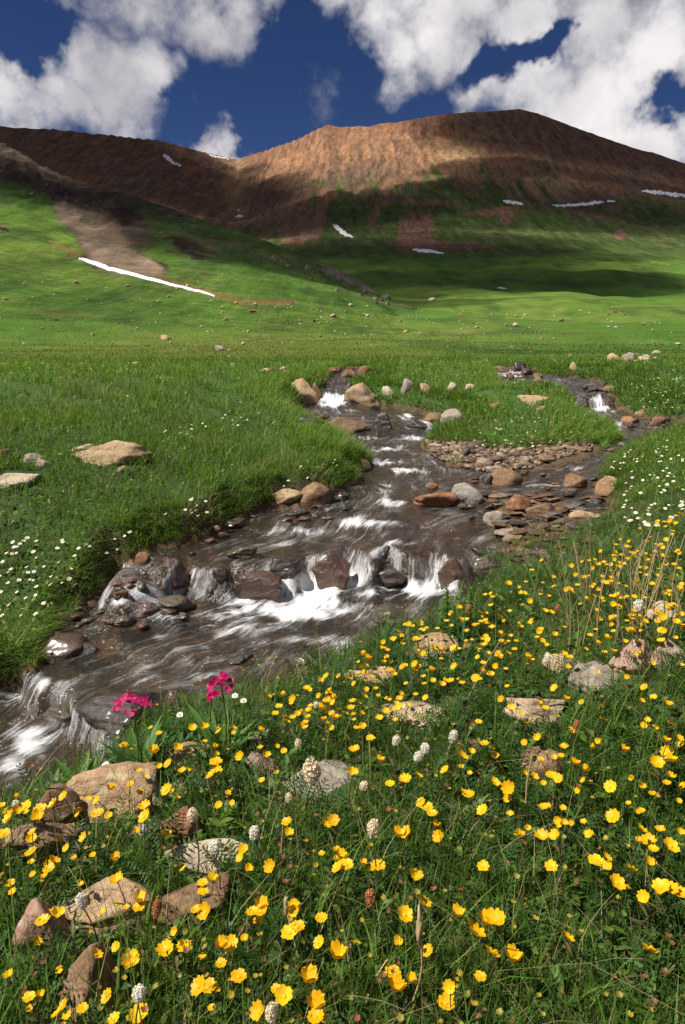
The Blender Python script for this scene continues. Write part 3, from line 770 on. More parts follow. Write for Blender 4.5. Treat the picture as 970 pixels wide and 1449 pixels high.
ROCKF = []     # footprints for keeping grass off: x, y, radius
def place_rock(u, vb, wpx, hpx, mat, label, name='rock', group=None, seed=None, sub=4, dep=.75, sink=.4, planes=11, yaw=None, tilt=.12, rough=.10, sharp=.8, lift=0.0, foot=True, cat='rock'):
    x, y, z, d = hit(u, vb)
    if vb > 840 and y < 4 and mat[:3] != 'wet': wpx, hpx = wpx * (1.28 if u < 360 and vb > 1130 else 1.12), hpx * (1.32 if u < 360 and vb > 1130 else 1.12)
    s = d / FPX
    W = wpx * s; Dp = W * dep; Hh = hpx * s
    th = math.atan2(CAMZ - z, math.hypot(x, y))
    h3 = max((Hh - .62 * Dp * math.sin(max(th, 0))) / math.cos(th), .22 * min(W, Hh * 2))
    dirx, diry = x / math.hypot(x, y), y / math.hypot(x, y)
    cx_, cy_ = x + dirx * Dp * .42, y + diry * Dp * .42
    seed = seed if seed is not None else int(abs(u * 7 + vb * 13)) % 9973
    V, F = rock_mesh(seed, sub, planes, 1.0, max(sharp, 1.3) if planes < 18 else sharp, rough)
    rr = np.random.default_rng(seed + 1)
    R = Euler((rr.uniform(-tilt, tilt), rr.uniform(-tilt, tilt), 0)).to_matrix()
    V = V @ np.array(R).T
    Z = h3 * (.5 + sink)
    V = V * np.array([W / 2, Dp / 2, Z])
    ang = math.atan2(-dirx, diry) if yaw is None else yaw
    c, s_ = math.cos(ang), math.sin(ang)
    V = V @ np.array([[c, s_, 0], [-s_, c, 0], [0, 0, 1]])
    zc = z + h3 - Z + lift
    o = mesh_np(name, V, [F], RM[mat], smooth=True)
    o.location = (cx_, cy_, zc)
    tag(o, label, cat, group)
    if foot: ROCKF.append((cx_, cy_, W * .5, Dp * .5, ang))
    return o

ROCKS = [
 # foreground bank
 (163,1166,118,68,'tan','large tan boulder with smooth domed top on the near bank beside the water',dict(planes=9,sub=5)),
 (218,1150,52,40,'grey','grey shaded block leaning on the right side of the large tan bank boulder',{}),
 (68,1224,92,58,'lich','brown slab edged with yellow lichen at the lower left bank',dict(sub=5,planes=10)),
 (88,1176,50,48,'brown','small brown stone between the lichen edged slab and the large tan boulder',{}),
 (78,1368,80,72,'pink','lower end of the long pinkish brown rock ridge above the round boulder',dict(sub=5,planes=10)),
 (152,1322,120,66,'tan','long low tan rock with a hump rising behind the round boulder',dict(sub=5,planes=10,yaw=.5)),
 (134,1452,92,84,'brown','rounded brown boulder at the bottom edge of the near bank',dict(planes=26,sub=5,sharp=.2,rough=.05)),
 (302,1240,108,40,'pale','flat pale slab with a dark undercut in the grass',dict(planes=9,sub=5,dep=.5)),
 (288,1318,104,70,'brown','brown angular rock below the flat pale slab',dict(sub=5,planes=11)),
 (258,1200,58,46,'rust','rusty red stone above the flat pale slab',{}),
 (205,1195,40,24,'grey','small flat grey stone below the large tan bank boulder',{}),
 (456,1134,108,50,'grey','broad grey rock beside the largest white flower spike',dict(sub=5,planes=12)),
 (268,1092,64,38,'tan','tan topped block with a dark left face below the pink flowers',dict(planes=9)),
 (366,1104,54,38,'pink','crumbly pinkish stone in the middle of the near bank',{}),
 (372,1055,40,24,'grey','grey stone half sunk near the bank edge under yellow flowers',{}),
 (312,1060,34,16,'tan','small tan stone behind the dark faced block',{}),
 (592,1032,104,34,'pale','low wide pale rock on the bank crest among yellow flowers',dict(sub=5)),
 (758,1026,84,46,'pale','pale blocky boulder with a pinkish left face',dict(planes=9,sub=5)),
 (838,985,84,46,'grey','broad grey boulder with pale top on the right bank',dict(sub=5,planes=10)),
 (795,952,54,30,'pale','small pale stone behind the broad grey boulder',{}),
 (898,957,64,52,'pink','pinkish upright rock at the right of the broad grey boulder',dict(sub=5)),
 (950,955,56,46,'pink','pink rock at the right edge in tall grass',{}),
 (944,878,54,26,'pale','pale flat stone in dry grass near the right edge',{}),
 (628,932,92,34,'tan','dusty brown rock on the bank crest just below the stream',dict(sub=5)),
 (545,970,48,24,'tan','small tan stone at the crest left of the dusty brown rock',{}),
 (508,965,40,18,'pale','small pale stone at the water side of the bank crest',{}),
 (758,1112,72,54,'brown','dim brown rock sunk in dark leaves under the pale blocky boulder',{}),
 (250,1128,44,22,'pale','small pale angular stone between the large tan boulder and the grey rock',{}),
 (660,1066,40,20,'brown','small brown stone sunk in leaves below the low wide pale rock',{}),
 # left bank
 (160,656,116,36,'tan','jagged ridge of tan rock standing in the left meadow',dict(sub=5,planes=10,dep=.5,sharp=1.0)),
 (118,640,44,14,'pale','thin pale slab at the left tip of the jagged ridge rock',{}),
 (28,690,74,32,'pale','flat pale tan rock at the left edge of the meadow',dict(planes=10)),
 (64,663,26,20,'pink','small pinkish stone above the flat pale meadow rock',{}),
 (48,654,36,14,'grey','low grey stone in grass behind the small pinkish stone',{}),
 (6,648,22,14,'brown','small brown stone at the left edge above the flat pale rock',{}),
 (176,668,22,10,'tan','small tan stone in front of the jagged ridge rock',{}),
 (404,714,52,24,'tan','flat tan stone on the left shore of the stream, first of a pair',dict(planes=10)),
 (440,714,60,34,'brown','brown block on the left shore beside the flat tan stone',dict(planes=9)),
 (330,748,38,18,'wetred','purple brown stone awash at the left shore',{}),
 (306,752,16,10,'pink','small pinkish stone at the left shore beside the purple brown one',{}),
 (485,706,22,14,'wet','dark wet stone at the left shore below the grassy point',{}),
 (516,664,22,14,'brown','small brown stone at the tip of the grassy point',{}),
 (204,797,24,18,'rust','small red stone at the foot of the left bank',{}),
 (88,930,80,44,'wetred','dark purple brown rock against the left bank below the falls',dict(planes=10)),
 (120,925,40,16,'wet','low wet stone trailing right of the dark purple brown rock',{}),
 # main cascade
 (245,828,38,40,'wetred','reddish brown upright rock at the left end of the cascade',{}),
 (248,864,62,34,'wetolive','olive rounded rock below the left end of the cascade',dict(planes=22,sharp=.3)),
 (205,872,44,24,'wetred','low dark reddish rock left of the olive rock',{}),
 (200,838,24,20,'wetolive','small olive stone under the left trickle',{}),
 (364,852,76,48,'wetred','big dark red angular rock in the middle of the cascade',dict(sub=5,planes=9)),
 (345,846,38,40,'wet','wet black left face of the big angular cascade rock',{}),
 (404,810,50,32,'wet','shiny black rock at the lip of the cascade',dict(planes=20)),
 (470,830,60,50,'wetred','round brown rock with water sheeting over it',dict(planes=26,sharp=.2,sub=5)),
 (551,831,66,42,'wet','black square block with a flat top in the cascade',dict(planes=7,sharp=1.0,sub=5,tilt=.05)),
 (545,792,34,22,'wet','small dark stone behind the black square block',{}),
 (342,789,44,22,'wetolive','ochre stone under shallow water above the cascade',dict(planes=24,sharp=.2)),
 (310,826,30,26,'wet','dark stone between two falls left of the big angular rock',{}),
 (640,825,44,40,'wetred','brown rock under the thin right hand falls',dict(planes=20,sharp=.3)),
 (690,812,44,28,'wetolive','olive brown rock at the far right of the cascade',dict(planes=20)),
 (684,786,42,16,'wet','low wet dark stone above the right end of the cascade',{}),
 (552,886,62,36,'wetolive','smooth brown rock under water below the black block',dict(planes=26,sharp=.2)),
 (425,945,50,22,'wet','low wet dark rock in the lower pool, left of a pair',{}),
 (462,944,32,24,'wet','peaked wet dark rock in the lower pool, right of a pair',{}),
 (340,938,42,12,'wet','thin dark stone breaking the lower pool',{}),
 (186,1030,150,66,'wet','large black wet rock behind the pink flowers',dict(sub=5,planes=16,sharp=.5)),
 (245,1010,60,40,'wetred','dark red brown rock awash right of the large black rock',{}),
 (168,888,46,20,'wetolive','mossy olive stone in the shallow left water',{}),
 (125,882,24,10,'wetolive','small flat stone near the left bank in shallow water',{}),
 (165,1082,46,14,'wet','small dark stone in the lowest pool beside the near bank',{}),
 (100,1020,60,26,'wetolive','smooth rock under the last fall of the lower left',dict(planes=24,sharp=.2)),
 # mid stream
 (618,716,72,26,'rust','flat reddish rock at the left end of the midstream bar',dict(planes=9,dep=.6)),
 (662,712,48,42,'grey','upright grey tan rock in midstream beside the flat reddish rock',dict(planes=10)),
 (612,690,18,12,'rust','small rusty stone on top edge of the midstream bar',{}),
 (712,686,58,26,'brown','dark brown block in midstream in front of the gravel bar',dict(planes=9)),
 (690,684,20,14,'wet','small wet black stone left of the dark brown midstream block',{}),
 (830,738,66,16,'tan','long low tan rock on the right side of the shoal',dict(dep=.4)),
 (730,760,62,14,'grey','flat pale grey slab at the near edge of the shoal',dict(dep=.5)),
 (852,706,36,34,'tan','tan block at the right shore beside white flowers',dict(planes=9)),
 (865,690,30,18,'pale','pale stone on the right shore under the grass edge',{}),
 (815,690,34,22,'brown','brown block in the right shallows above the shoal',{}),
 (735,722,42,26,'rust','rusty stone in the middle of the shoal',{}),
 (760,730,44,20,'brown','brown flat stone beside the rusty shoal stone',{}),
 (700,745,36,24,'grey','grey stone at the left side of the shoal',{}),
 # upper left falls
 (427,568,48,35,'tan','tall tan boulder at the left of the upper falls',dict(planes=8,sharp=1.0)),
 (448,570,24,30,'brown','brown rock between the tall tan boulder and the upper falls',{}),
 (514,572,52,31,'tan','broad tan boulder at the right of the upper falls',dict(planes=9)),
 (497,568,18,28,'wet','dark wet rock face on the right lip of the upper falls',{}),
 (495,534,28,20,'brown','dark brown boulder upstream above the upper falls',{}),
 (516,532,20,14,'rust','reddish stone beside the dark brown upstream boulder',{}),
 (472,528,26,9,'rust','low reddish bank stones upstream left of the dark boulder',{}),
 (549,561,22,18,'pale','pale stone first right of the upper falls boulder',{}),
 (575,556,22,20,'grey','dark sided grey rock in grass, second right of the upper falls',{}),
 (602,555,22,13,'tan','small tan stone third right of the upper falls',{}),
 (640,554,18,17,'pale','upright pale stone in grass, fourth right of the upper falls',{}),
 (665,552,24,9,'pale','low pale stone beside the upright pale stone',{}),
 (658,532,20,6,'pale','thin pale slab in the meadow behind the upright pale stone',{}),
 (376,526,18,6,'pale','small pale stone in the meadow left of the upper falls, nearer left',{}),
 (402,525,14,8,'pale','small pale stone in the meadow just left of the tall tan boulder',{}),
 (484,617,76,28,'brown','big brown ledge rock below the upper falls',dict(planes=11,dep=.5)),
 (440,604,44,22,'wet','dark wet stone ledge left of the big brown ledge rock',{}),
 (545,606,34,24,'wet','wet dark rock beside the small left chute',{}),
 (588,608,50,20,'wet','wet dark rock between the two small chutes',{}),
 (613,596,30,14,'brown','brown flat stone at the right of the small chutes',{}),
 (640,600,34,22,'grey','grey slab leaning on the island edge',dict(planes=8)),
 # island and right branch
 (750,573,56,15,'tan','flat tan rock lying on the grassy island',dict(dep=.5)),
 (700,579,24,11,'brown','brown stone in the island grass left of the flat tan rock',{}),
 (767,580,16,6,'pale','small pale stone in front of the flat tan island rock',{}),
 (826,585,30,26,'wet','dark wet rock on the left of the right hand falls',{}),
 (866,552,30,7,'brown','thin brown ledge above the right hand falls',dict(dep=.4)),
 (908,590,22,12,'brown','brown stone at the foot of the right hand falls',{}),
 (890,598,24,10,'rust','reddish stone in the right pool below the falls',{}),
 (930,600,24,12,'brown','brown stone under the right bank grass',{}),
 (866,640,30,10,'wetred','flat reddish wet stone off the island tip',{}),
 (815,640,34,12,'brown','flat brown stone at the right end of the gravel bar',{}),
 (622,633,32,8,'tan','flat tan stone at the left end of the gravel bar',{}),
 (772,652,40,10,'brown','flat brown stone on the front edge of the gravel bar',{}),
 (812,526,16,14,'tan','lone tan stone in grass between the two upper right channels',{}),
 (870,513,24,14,'tan','tan rock at the left of the upper right rock cluster',{}),
 (889,513,22,13,'grey','grey rock in the middle of the upper right rock cluster',{}),
 (908,511,26,9,'pale','pale flat rock at the right end of the upper right cluster',{}),
 (930,500,16,5,'pale','small pale stone in meadow beyond the upper right cluster',{}),
]
for (u, vb, w_, h_, m_, lab, kw) in ROCKS:
    kw = dict(kw)
    nm = 'boulder' if 'boulder' in lab else ('slab' if ' slab' in lab else ('stone' if ' stone' in lab else 'rock'))
    kw.setdefault('sub', 4 if w_ > 24 else 3)
    place_rock(u, vb, w_, h_, m_, lab, name=nm, cat='boulder' if nm == 'boulder' else 'rock', **kw)

# ---- loose stones: shared shapes, one object each
for k_, a_ in [('sbrown', [(.14,.085,.05),(.10,.06,.037),(.06,.038,.026)]), ('srust', [(.20,.092,.048),(.13,.062,.036),(.08,.044,.029)]), ('sgrey', [(.20,.175,.145),(.14,.12,.10),(.09,.076,.064)]), ('stan', [(.30,.22,.135),(.22,.15,.09),(.15,.10,.06)])]:
    RM[k_] = rock_mat(k_[1:] + '_stream_stone', a_, lichen=(.34,.31,.22), strata=.3, rough=.6, lich_amt=.35)
SM = []
for k in range(12):
    V, F = rock_mesh(500 + k, 3, 7 + k % 4, 1.0, 1.6, .12)
    for m_ in ('brown', 'rust', 'grey', 'tan', 'wet', 'pale', 'wetred', 'sbrown', 'srust', 'sgrey', 'stan'):
        SM.append((m_, mesh_np('stone', V, [F], RM[m_], smooth=True, link=False)))
SMM = {}
for m_, me in SM: SMM.setdefault(m_, []).append(me)
def loose(u, v, wpx, mat, label, group, r, flat=.4, name='stone', up=.25):
    x, y, z, d = hit(u, v)
    s = wpx * d / FPX / 2
    mat = 's' + mat if name == 'cobble' and mat in ('brown', 'rust', 'grey', 'tan') else mat
    o = add_obj(name, SMM[mat][r.integers(len(SMM[mat]))])
    fl = flat * r.uniform(.7, 1.4)
    o.scale = (s, s * r.uniform(.55, .9), s * fl)
    o.location = (x, y, z + s * fl * up)
    o.rotation_euler = (r.uniform(-.25, .25), r.uniform(-.25, .25), r.uniform(-.6, .6))
    tag(o, label, 'stone', group)
    return o
r = np.random.default_rng(11)
def inpoly(u, v, P_):
    c = False
    for (x1, y1), (x2, y2) in zip(P_, P_[1:] + P_[:1]):
        if (y1 > v) != (y2 > v) and u < (x2 - x1) * (v - y1) / (y2 - y1) + x1: c = not c
    return c
def scatter(P_, n, mats, label, group, size, flat=.4, name='cobble', up=.25):
    us = [p[0] for p in P_]; vs = [p[1] for p in P_]; k = 0
    while k < n:
        u, v = r.uniform(min(us), max(us)), r.uniform(min(vs), max(vs))
        if not inpoly(u, v, P_): continue
        m_ = mats[r.integers(len(mats))]
        loose(u, v, r.uniform(*size) * (1.3 if r.random() < .12 else 1), m_, label[m_] if isinstance(label, dict) else label, group[m_] if isinstance(group, dict) else group, r, flat, name, up)
        k += 1
SH = {'brown': 'brown flat stone in the rocky shoal at the right of the stream', 'rust': 'rusty red flat stone in the rocky shoal at the right of the stream', 'grey': 'grey flat stone in the rocky shoal at the right of the stream',
      'tan': 'tan flat stone in the rocky shoal at the right of the stream', 'wet': 'dark wet stone in the rocky shoal at the right of the stream'}
SG = {k: k + ' shoal stones' for k in SH}
scatter([(690,700),(760,690),(850,700),(862,745),(850,795),(780,815),(715,800),(705,770),(690,740)], 130, ['brown', 'rust', 'grey', 'tan', 'wet', 'brown'], SH, SG, (12, 38), .24)
scatter([(640,705),(700,700),(700,740),(660,735)], 12, ['brown', 'wet', 'grey'], {'brown': 'brown stone at the foot of the upright midstream rock', 'wet': 'wet stone at the foot of the upright midstream rock', 'grey': 'grey stone at the foot of the upright midstream rock'}, {k: k + ' stones by the upright midstream rock' for k in ('brown', 'wet', 'grey')}, (12, 24), .5)
scatter([(702,520),(740,518),(775,535),(775,548),(720,550),(705,540)], 26, ['brown', 'rust', 'wet', 'tan'], 'stone in the small rapid at the top right of the stream', 'stones in the upper right rapid', (8, 18), .6)
scatter([(800,545),(870,545),(860,560),(815,562)], 8, ['brown', 'wet'], 'stone along the lip of the right hand falls', 'stones on the right falls lip', (9, 16), .5)
scatter([(415,588),(520,592),(560,612),(520,622),(430,602)], 18, ['wet', 'wetred', 'brown'], 'stone in the riffle below the upper left falls', 'stones in the upper left riffle', (8, 20), .5)
scatter([(455,522),(525,520),(525,532),(460,530)], 12, ['rust', 'brown'], 'reddish stone on the bare bank above the upper falls', 'stones above the upper falls', (7, 13), .5)
scatter([(850,502),(925,500),(930,512),(860,518)], 12, ['pale', 'tan', 'grey'], 'small stone among the upper right rock cluster', 'small stones by the upper right cluster', (6, 12), .6)
scatter([(880,590),(960,592),(960,604),(890,604)], 8, ['brown', 'wet'], 'stone in the pool under the right bank', 'stones under the right bank', (8, 16), .5)
scatter([(100,850),(190,830),(280,870),(200,890),(110,900)], 14, ['wet', 'wetred'], 'small stone showing in the shallow water by the left bank', 'stones in the left shallows', (10, 24), .4)
scatter([(640,670),(860,668),(850,690),(700,695)], 14, ['brown', 'wet', 'rust'], 'stone in the shallows between gravel bar and shoal', 'stones before the gravel bar', (9, 22), .45)
scatter([(60,935),(110,868),(190,800),(300,765),(330,748),(335,760),(210,815),(120,890),(75,945)], 26, ['wet', 'brown', 'wetred', 'rust'], 'stone along the foot of the left bank', 'stones along the left bank foot', (8, 22), .5)
scatter([(340,735),(500,690),(520,720),(400,760)], 10, ['wet', 'wetred'], 'dark stone awash near the left shore above the cascade', 'stones awash above the cascade', (10, 26), .35)
scatter([(230,1080),(420,1060),(420,1140),(240,1150)], 14, ['pink', 'pale', 'grey'] if 'pink' in SMM else ['pale', 'grey', 'tan'], 'pebble on the stony patch of the near bank', 'pebbles on the near bank', (10, 22), .6, 'pebble')

# dark outcrops along the crest of the left hill and at the end of its spur
OUT = []
ro = np.random.default_rng(44)
for k in range(26):
    t = ro.random(); OUT.append((lerp(-5, 130, t) + ro.normal(0, 8), lerp(225, 285, t) + abs(ro.normal(0, 16)), ro.uniform(4, 13), 'sbrown', 'dark rock sticking out of the left hill crest', 'rocks of the left hill crest'))
for k in range(18):
    t = ro.random(); OUT.append((lerp(150, 400, t) + ro.normal(0, 8), lerp(292, 360, t) + abs(ro.normal(0, 7)), ro.uniform(3, 8), 'sbrown', 'dark rock on the shaded flank below the left hill crest', 'rocks of the shaded hill flank'))
for k in range(30):
    t = ro.random(); OUT.append((lerp(385, 560, t) + ro.normal(0, 6), lerp(360, 425, t) + abs(ro.normal(0, 5)) + 2, ro.uniform(6, 16), ['sgrey', 'sbrown'][k % 2], 'rock in the broken outcrop at the spur end', 'rocks of the spur end outcrop'))
for k, (u, v, w_, m_, lab, gp) in enumerate(OUT):
    place_rock(u, v, w_, w_ * ro.uniform(.35, .6), m_, lab, 'outcrop_rock', gp, seed=300 + k, sub=3, planes=9, sink=.8, foot=False)
# far meadow and hill: stones one can count, largest first
KN = [(235,480,20,6),(313,496,20,7),(325,498,10,5),(194,519,14,5),(472,449,10,5),(575,470,8,3),(430,525,10,4),(345,488,8,3),(352,470,8,3),(725,492,8,3),(688,512,12,4),(612,425,14,7),(730,462,9,3),(910,460,8,4),(960,488,10,4),(330,520,12,5)]
for (u, v, a, b) in KN:
    m_ = ['pale', 'tan', 'pale', 'grey'][r.integers(4)]
    loose(u, v, a, m_, 'pale boulder lying out on the far meadow', 'larger boulders on the far meadow', r, .6, 'boulder', .4)
far_st = []
for k in range(420):
    while True:
        u = r.uniform(-30, 1000); v = r.choice([r.normal(455, 22), r.uniform(385, 515)])
        lim = 395 if u < 300 else (430 if u < 600 else 440)
        dens = 1.0 if (300 < u < 800 and 430 < v < 475) else .55
        if lim < v < 512 and r.random() < dens: break
    far_st.append((min(r.lognormal(1.0, .5), 8.5), u, v))
far_st.sort(reverse=True)
rub = []; nvr = 0; rubF = []; rubC = []
for k, (sz, u, v) in enumerate(far_st):
    m_ = ['pale', 'tan', 'pale', 'grey', 'rust'][r.integers(5)]
    if k < 130:
        loose(u, v, sz, m_, 'small pale stone scattered on the distant green slope', 'stones on the distant green slope', r, .6, 'stone', .4)
    else:
        x, y, z, d = hit(u, v); s_ = sz * d / FPX / 2
        V0, F0 = ICO[2]; W_ = rock_mesh(int(r.integers(1, 40)), 2, 9, .7, .8, .1)[0] * s_ + np.array([x, y, z + s_ * .2])
        rub.append(W_); rubF.append(F0 + nvr); nvr += len(W_); rubC.append(np.tile(np.array([.38, .31, .22]) * r.uniform(.6, 1.2), (len(W_), 1)))
reds = [(870,442,8),(862,446,6),(878,440,6),(868,436,5),(884,446,5),(855,440,5)]
for (u, v, a) in reds:
    loose(u, v, a, 'rust', 'reddish stone in the bare patch on the far right slope', 'reddish stones on the far right slope', r, .6, 'stone', .4)

# gravel of the bar: nobody could count it
gV = []; gF = []; nv = 0
gcol = []
P_ = [(605,626),(640,628),(700,640),(800,633),(845,632),(835,645),(760,658),(690,662),(640,652),(610,640)]
k = 0
V0, F0 = ICO[2]
while k < 2600:
    u, v = r.uniform(600, 850), r.uniform(624, 664)
    if not inpoly(u, v, P_): continue
    b_ = (CY - v) / FPX
    xx, yy = world_at(u, v, .0)
    zz = float(surf_z(xx, yy)[0])
    s = r.lognormal(-3.85, .5)
    W_ = rock_mesh(int(r.integers(1, 40)), 2, 9, 1, .8, .1)[0] * np.array([s, s * r.uniform(.6, 1), s * r.uniform(.35, .7)]) @ np.array(Euler((r.uniform(-.4, .4), r.uniform(-.4, .4), r.uniform(0, 6))).to_matrix()).T
    gV.append(W_ + np.array([xx, yy, zz + s * .2])); gF.append(F0 + nv); nv += len(V0)
    base = np.array([(.17,.115,.065),(.125,.078,.043),(.085,.054,.035),(.25,.19,.12),(.07,.05,.036),(.05,.036,.028)][r.integers(5)])
    gcol.append(np.tile(base * r.uniform(.8, 1.2), (len(V0), 1)))
    k += 1
mgr, g = material('gravel')
b = g.n('ShaderNodeBsdfPrincipled', i_Base_Color=g.mix(1.0, g.n('ShaderNodeVertexColor', layer_name='Col').outputs[0], g.mix(g.noise(g.n('ShaderNodeNewGeometry').outputs['Position'], 90, 3, .6), (.6, .6, .6), (1.4, 1.4, 1.4)), 'MULTIPLY'), i_Roughness=.7)
finish(g, b)
rb = mesh_np('rubble', np.concatenate(rub), [np.concatenate(rubF)], mgr, cols=np.concatenate(rubC), smooth=True); tag(rb, kind='stuff')
gr = mesh_np('gravel', np.concatenate(gV), [np.concatenate(gF)], mgr, cols=np.concatenate(gcol), smooth=True)
tag(gr, kind='stuff')

# ------------------------------------------------------------------ snow patches draped on the slopes
ms, g = material('snow')
pos = g.n('ShaderNodeNewGeometry').outputs['Position']
sn = g.noise(pos, .25, 5, .6)
b = g.n('ShaderNodeBsdfPrincipled', i_Base_Color=g.mix(g.ramp(sn, .55, .75), (.74, .74, .77), (.50, .44, .40)), i_Roughness=.6, i_Normal=g.bump(sn, .3, .5))
finish(g, b)
SNOW = [
 ('long thin snow strip slanting down the left grassy hill', [(112,366,3),(125,370,8),(150,379,9),(180,387,9),(215,396,7),(250,405,6),(280,412,5),(304,419,2.5)]),
 ('largest ragged snow patch high on the dark left ridge', [(231,220,3),(237,224,9),(243,229,8),(248,232,3)]),
 ('small snow fleck right of the ragged ridge patch', [(246,231,2),(251,233,4),(257,235,2)]),
 ('thin snow bank on the saddle skyline', [(296,219,1.5),(305,221,3.5),(315,223,3),(324,224,1.5)]),
 ('tiny snow fleck on the brown slope below the saddle', [(333,306,1),(338,306.5,4),(344,307,1)]),
 ('tiniest snow dot just above the fleck below the saddle', [(336,298,1),(338,298,3.5),(340.5,298,1)]),
 ('wedge of snow in the gully at the mountain foot', [(471,318,1.5),(476,322,9),(485,329,9),(493,333,5),(500,335,1.5)]),
 ('flat snow patch lowest on the mountain', [(584,353,2),(592,354.5,5),(605,355.5,5.5),(618,357,4),(628,358.5,1.5)]),
 ('roundish snow patch under the brown gullies', [(712,284,2),(718,285,6),(727,287,6.5),(735,288,5),(740,288.5,2)]),
 ('long snow strip right of the roundish patch', [(782,291,1.5),(795,291,4),(815,290.5,4.5),(835,288.5,6),(848,286.5,5),(855,286,2)]),
 ('small snow spot beyond the right end of the long strip', [(859,285,1.5),(865,285,4.5),(871,285,1.5)]),
 ('snow band running off at the right edge of the mountain', [(908,270.5,2),(925,272,5.5),(945,274,6.5),(965,276,6.5),(990,279,6),(1010,281,3)]),
 ('little snow dash on the shaded green slope', [(704,407,1),(710,407.5,2.6),(717,408.5,1)]),
]
for k, (lab, pl) in enumerate(SNOW):
    pl = np.array(pl, float); pl[:, 2] *= .55 if 'long thin' in lab else .8; n = 110
    t = np.linspace(0, len(pl) - 1, n); i0 = np.arange(len(pl))
    cu, cvv, cw = np.interp(t, i0, pl[:, 0]), np.interp(t, i0, pl[:, 1]), np.interp(t, i0, pl[:, 2])
    cw = np.maximum(cw * (1 + .5 * fbm2(t * 2.6 + k * 9, t * 0 + k + .3, 4, .7)), .8); cvv = cvv + fbm2(t * 1.9 + 5 * k, t * 0 + .4, 4, .65) * 2.2
    m = 9; pts = []
    for a, b_, c_ in zip(cu, cvv, cw):
        top = Vector(hit(a, b_ - c_ / 2)[:3]); bot = Vector(hit(a, b_ + c_ / 2)[:3])
        mxl = 14 if 'skyline' in lab else 70
        if (top - bot).length > mxl: top = bot + (top - bot) * (mxl / (top - bot).length)
        for j in range(m):
            f = j / (m - 1); p = bot.lerp(top, f)
            zz = float(ground_z(p.x, p.y)[0])
            pts.append((p.x, p.y, zz + (-.8 if j in (0, m - 1) else .1 + .07 * (top - bot).length * (1 - (2 * f - 1) ** 2))))
    I = np.arange(n * m).reshape(n, m)
    F = np.stack([I[:-1, :-1].ravel(), I[1:, :-1].ravel(), I[1:, 1:].ravel(), I[:-1, 1:].ravel()], 1)
    pts = np.array(pts); cen = pts.mean(0)
    o = mesh_np('snow_patch', pts - cen, [F], ms, smooth=True); o.location = cen
    tag(o, lab, 'snow patch')
# ------------------------------------------------------------------ plant materials
def leaf_mat(name, trans=.35, rough=.5, spec=.3, vary=.35):
    m, g = material(name)
    c = g.n('ShaderNodeVertexColor', layer_name='Col').outputs[0]
    pos = g.n('ShaderNodeNewGeometry').outputs['Position']
    c = g.mix(1.0, c, g.mix(g.noise(pos, 90, 3, .6), (1 - vary,) * 3, (1 + vary,) * 3), 'MULTIPLY')
    b = g.n('ShaderNodeBsdfPrincipled', i_Base_Color=c, i_Roughness=rough); b.inputs['Specular IOR Level'].default_value = spec
    t = g.n('ShaderNodeBsdfTranslucent', i_Color=g.mix(1.0, c, (1.25, 1.35, .6), 'MULTIPLY'))
    mx = g.n('ShaderNodeMixShader', i_0=trans); g.t.links.new(b.outputs[0], mx.inputs[1]); g.t.links.new(t.outputs[0], mx.inputs[2])
    finish(g, mx); return m
def plain_mat(name, col, trans=0.0, rough=.6, spec=.3, noise=0.0, ns=200):
    m, g = material(name)
    c = col
    if noise:
        pos = g.n('ShaderNodeTexCoord').outputs['Object']
        c = g.mix(1.0, col, g.mix(g.noise(pos, ns, 3, .6), (1 - noise,) * 3, (1 + noise,) * 3), 'MULTIPLY')
    b = g.n('ShaderNodeBsdfPrincipled', i_Base_Color=c, i_Roughness=rough); b.inputs['Specular IOR Level'].default_value = spec
    if trans:
        t = g.n('ShaderNodeBsdfTranslucent', i_Color=c)
        mx = g.n('ShaderNodeMixShader', i_0=trans); g.t.links.new(b.outputs[0], mx.inputs[1]); g.t.links.new(t.outputs[0], mx.inputs[2]); b = mx
    finish(g, b); return m
M_LEAF = leaf_mat('leaf_green', .42); M_GRASS = leaf_mat('grass_blade', .4, .55, .2)
M_YEL = plain_mat('yellow_petal', (.76, .40, .005), .2, .5, .2, .22, 90)
M_CEN = plain_mat('flower_centre', (.72, .36, .01), 0, .7, .2, .35, 900)
M_STEM = plain_mat('stem', (.085, .075, .028), .1, .5)
def petal_mat(name, a, b_, c_):
    m, g = material(name)
    oi = g.n('ShaderNodeObjectInfo').outputs['Random']; pos = g.n('ShaderNodeTexCoord').outputs['Object']
    ps = g.n('ShaderNodeNewGeometry').outputs['Position']
    v_ = g.math('ADD', g.math('MULTIPLY', oi, .7), g.math('MULTIPLY', g.noise(ps, 7, 2), .5))
    c = g.mix(g.ramp(v_, .25, .6), a, b_); c = g.mix(g.ramp(v_, .7, 1.0), c, c_)
    rad = g.vmath('LENGTH', pos, out=1)
    c = g.mix(1.0, c, g.mix(g.noise(ps, 190, 3, .6), (.78, .74, .6), (1.15, 1.15, 1.1)), 'MULTIPLY')
    b = g.n('ShaderNodeBsdfPrincipled', i_Base_Color=c, i_Roughness=.5); b.inputs['Specular IOR Level'].default_value = .25
    t = g.n('ShaderNodeBsdfTranslucent', i_Color=c)
    mx = g.n('ShaderNodeMixShader', i_0=.25); g.t.links.new(b.outputs[0], mx.inputs[1]); g.t.links.new(t.outputs[0], mx.inputs[2])
    finish(g, mx); return m
M_YEL = petal_mat('yellow_petal', (.80, .53, .012), (.78, .46, .006), (.75, .39, .005))
M_WHITE = plain_mat('white_petal', (.82, .77, .64), .25, .6)
M_CREAM = plain_mat('cream_floret', (.78, .64, .44), .15, .7, .2, .25, 300)
M_BROWNF = plain_mat('brown_floret', (.42, .17, .075), .1, .7, .2, .3, 300)
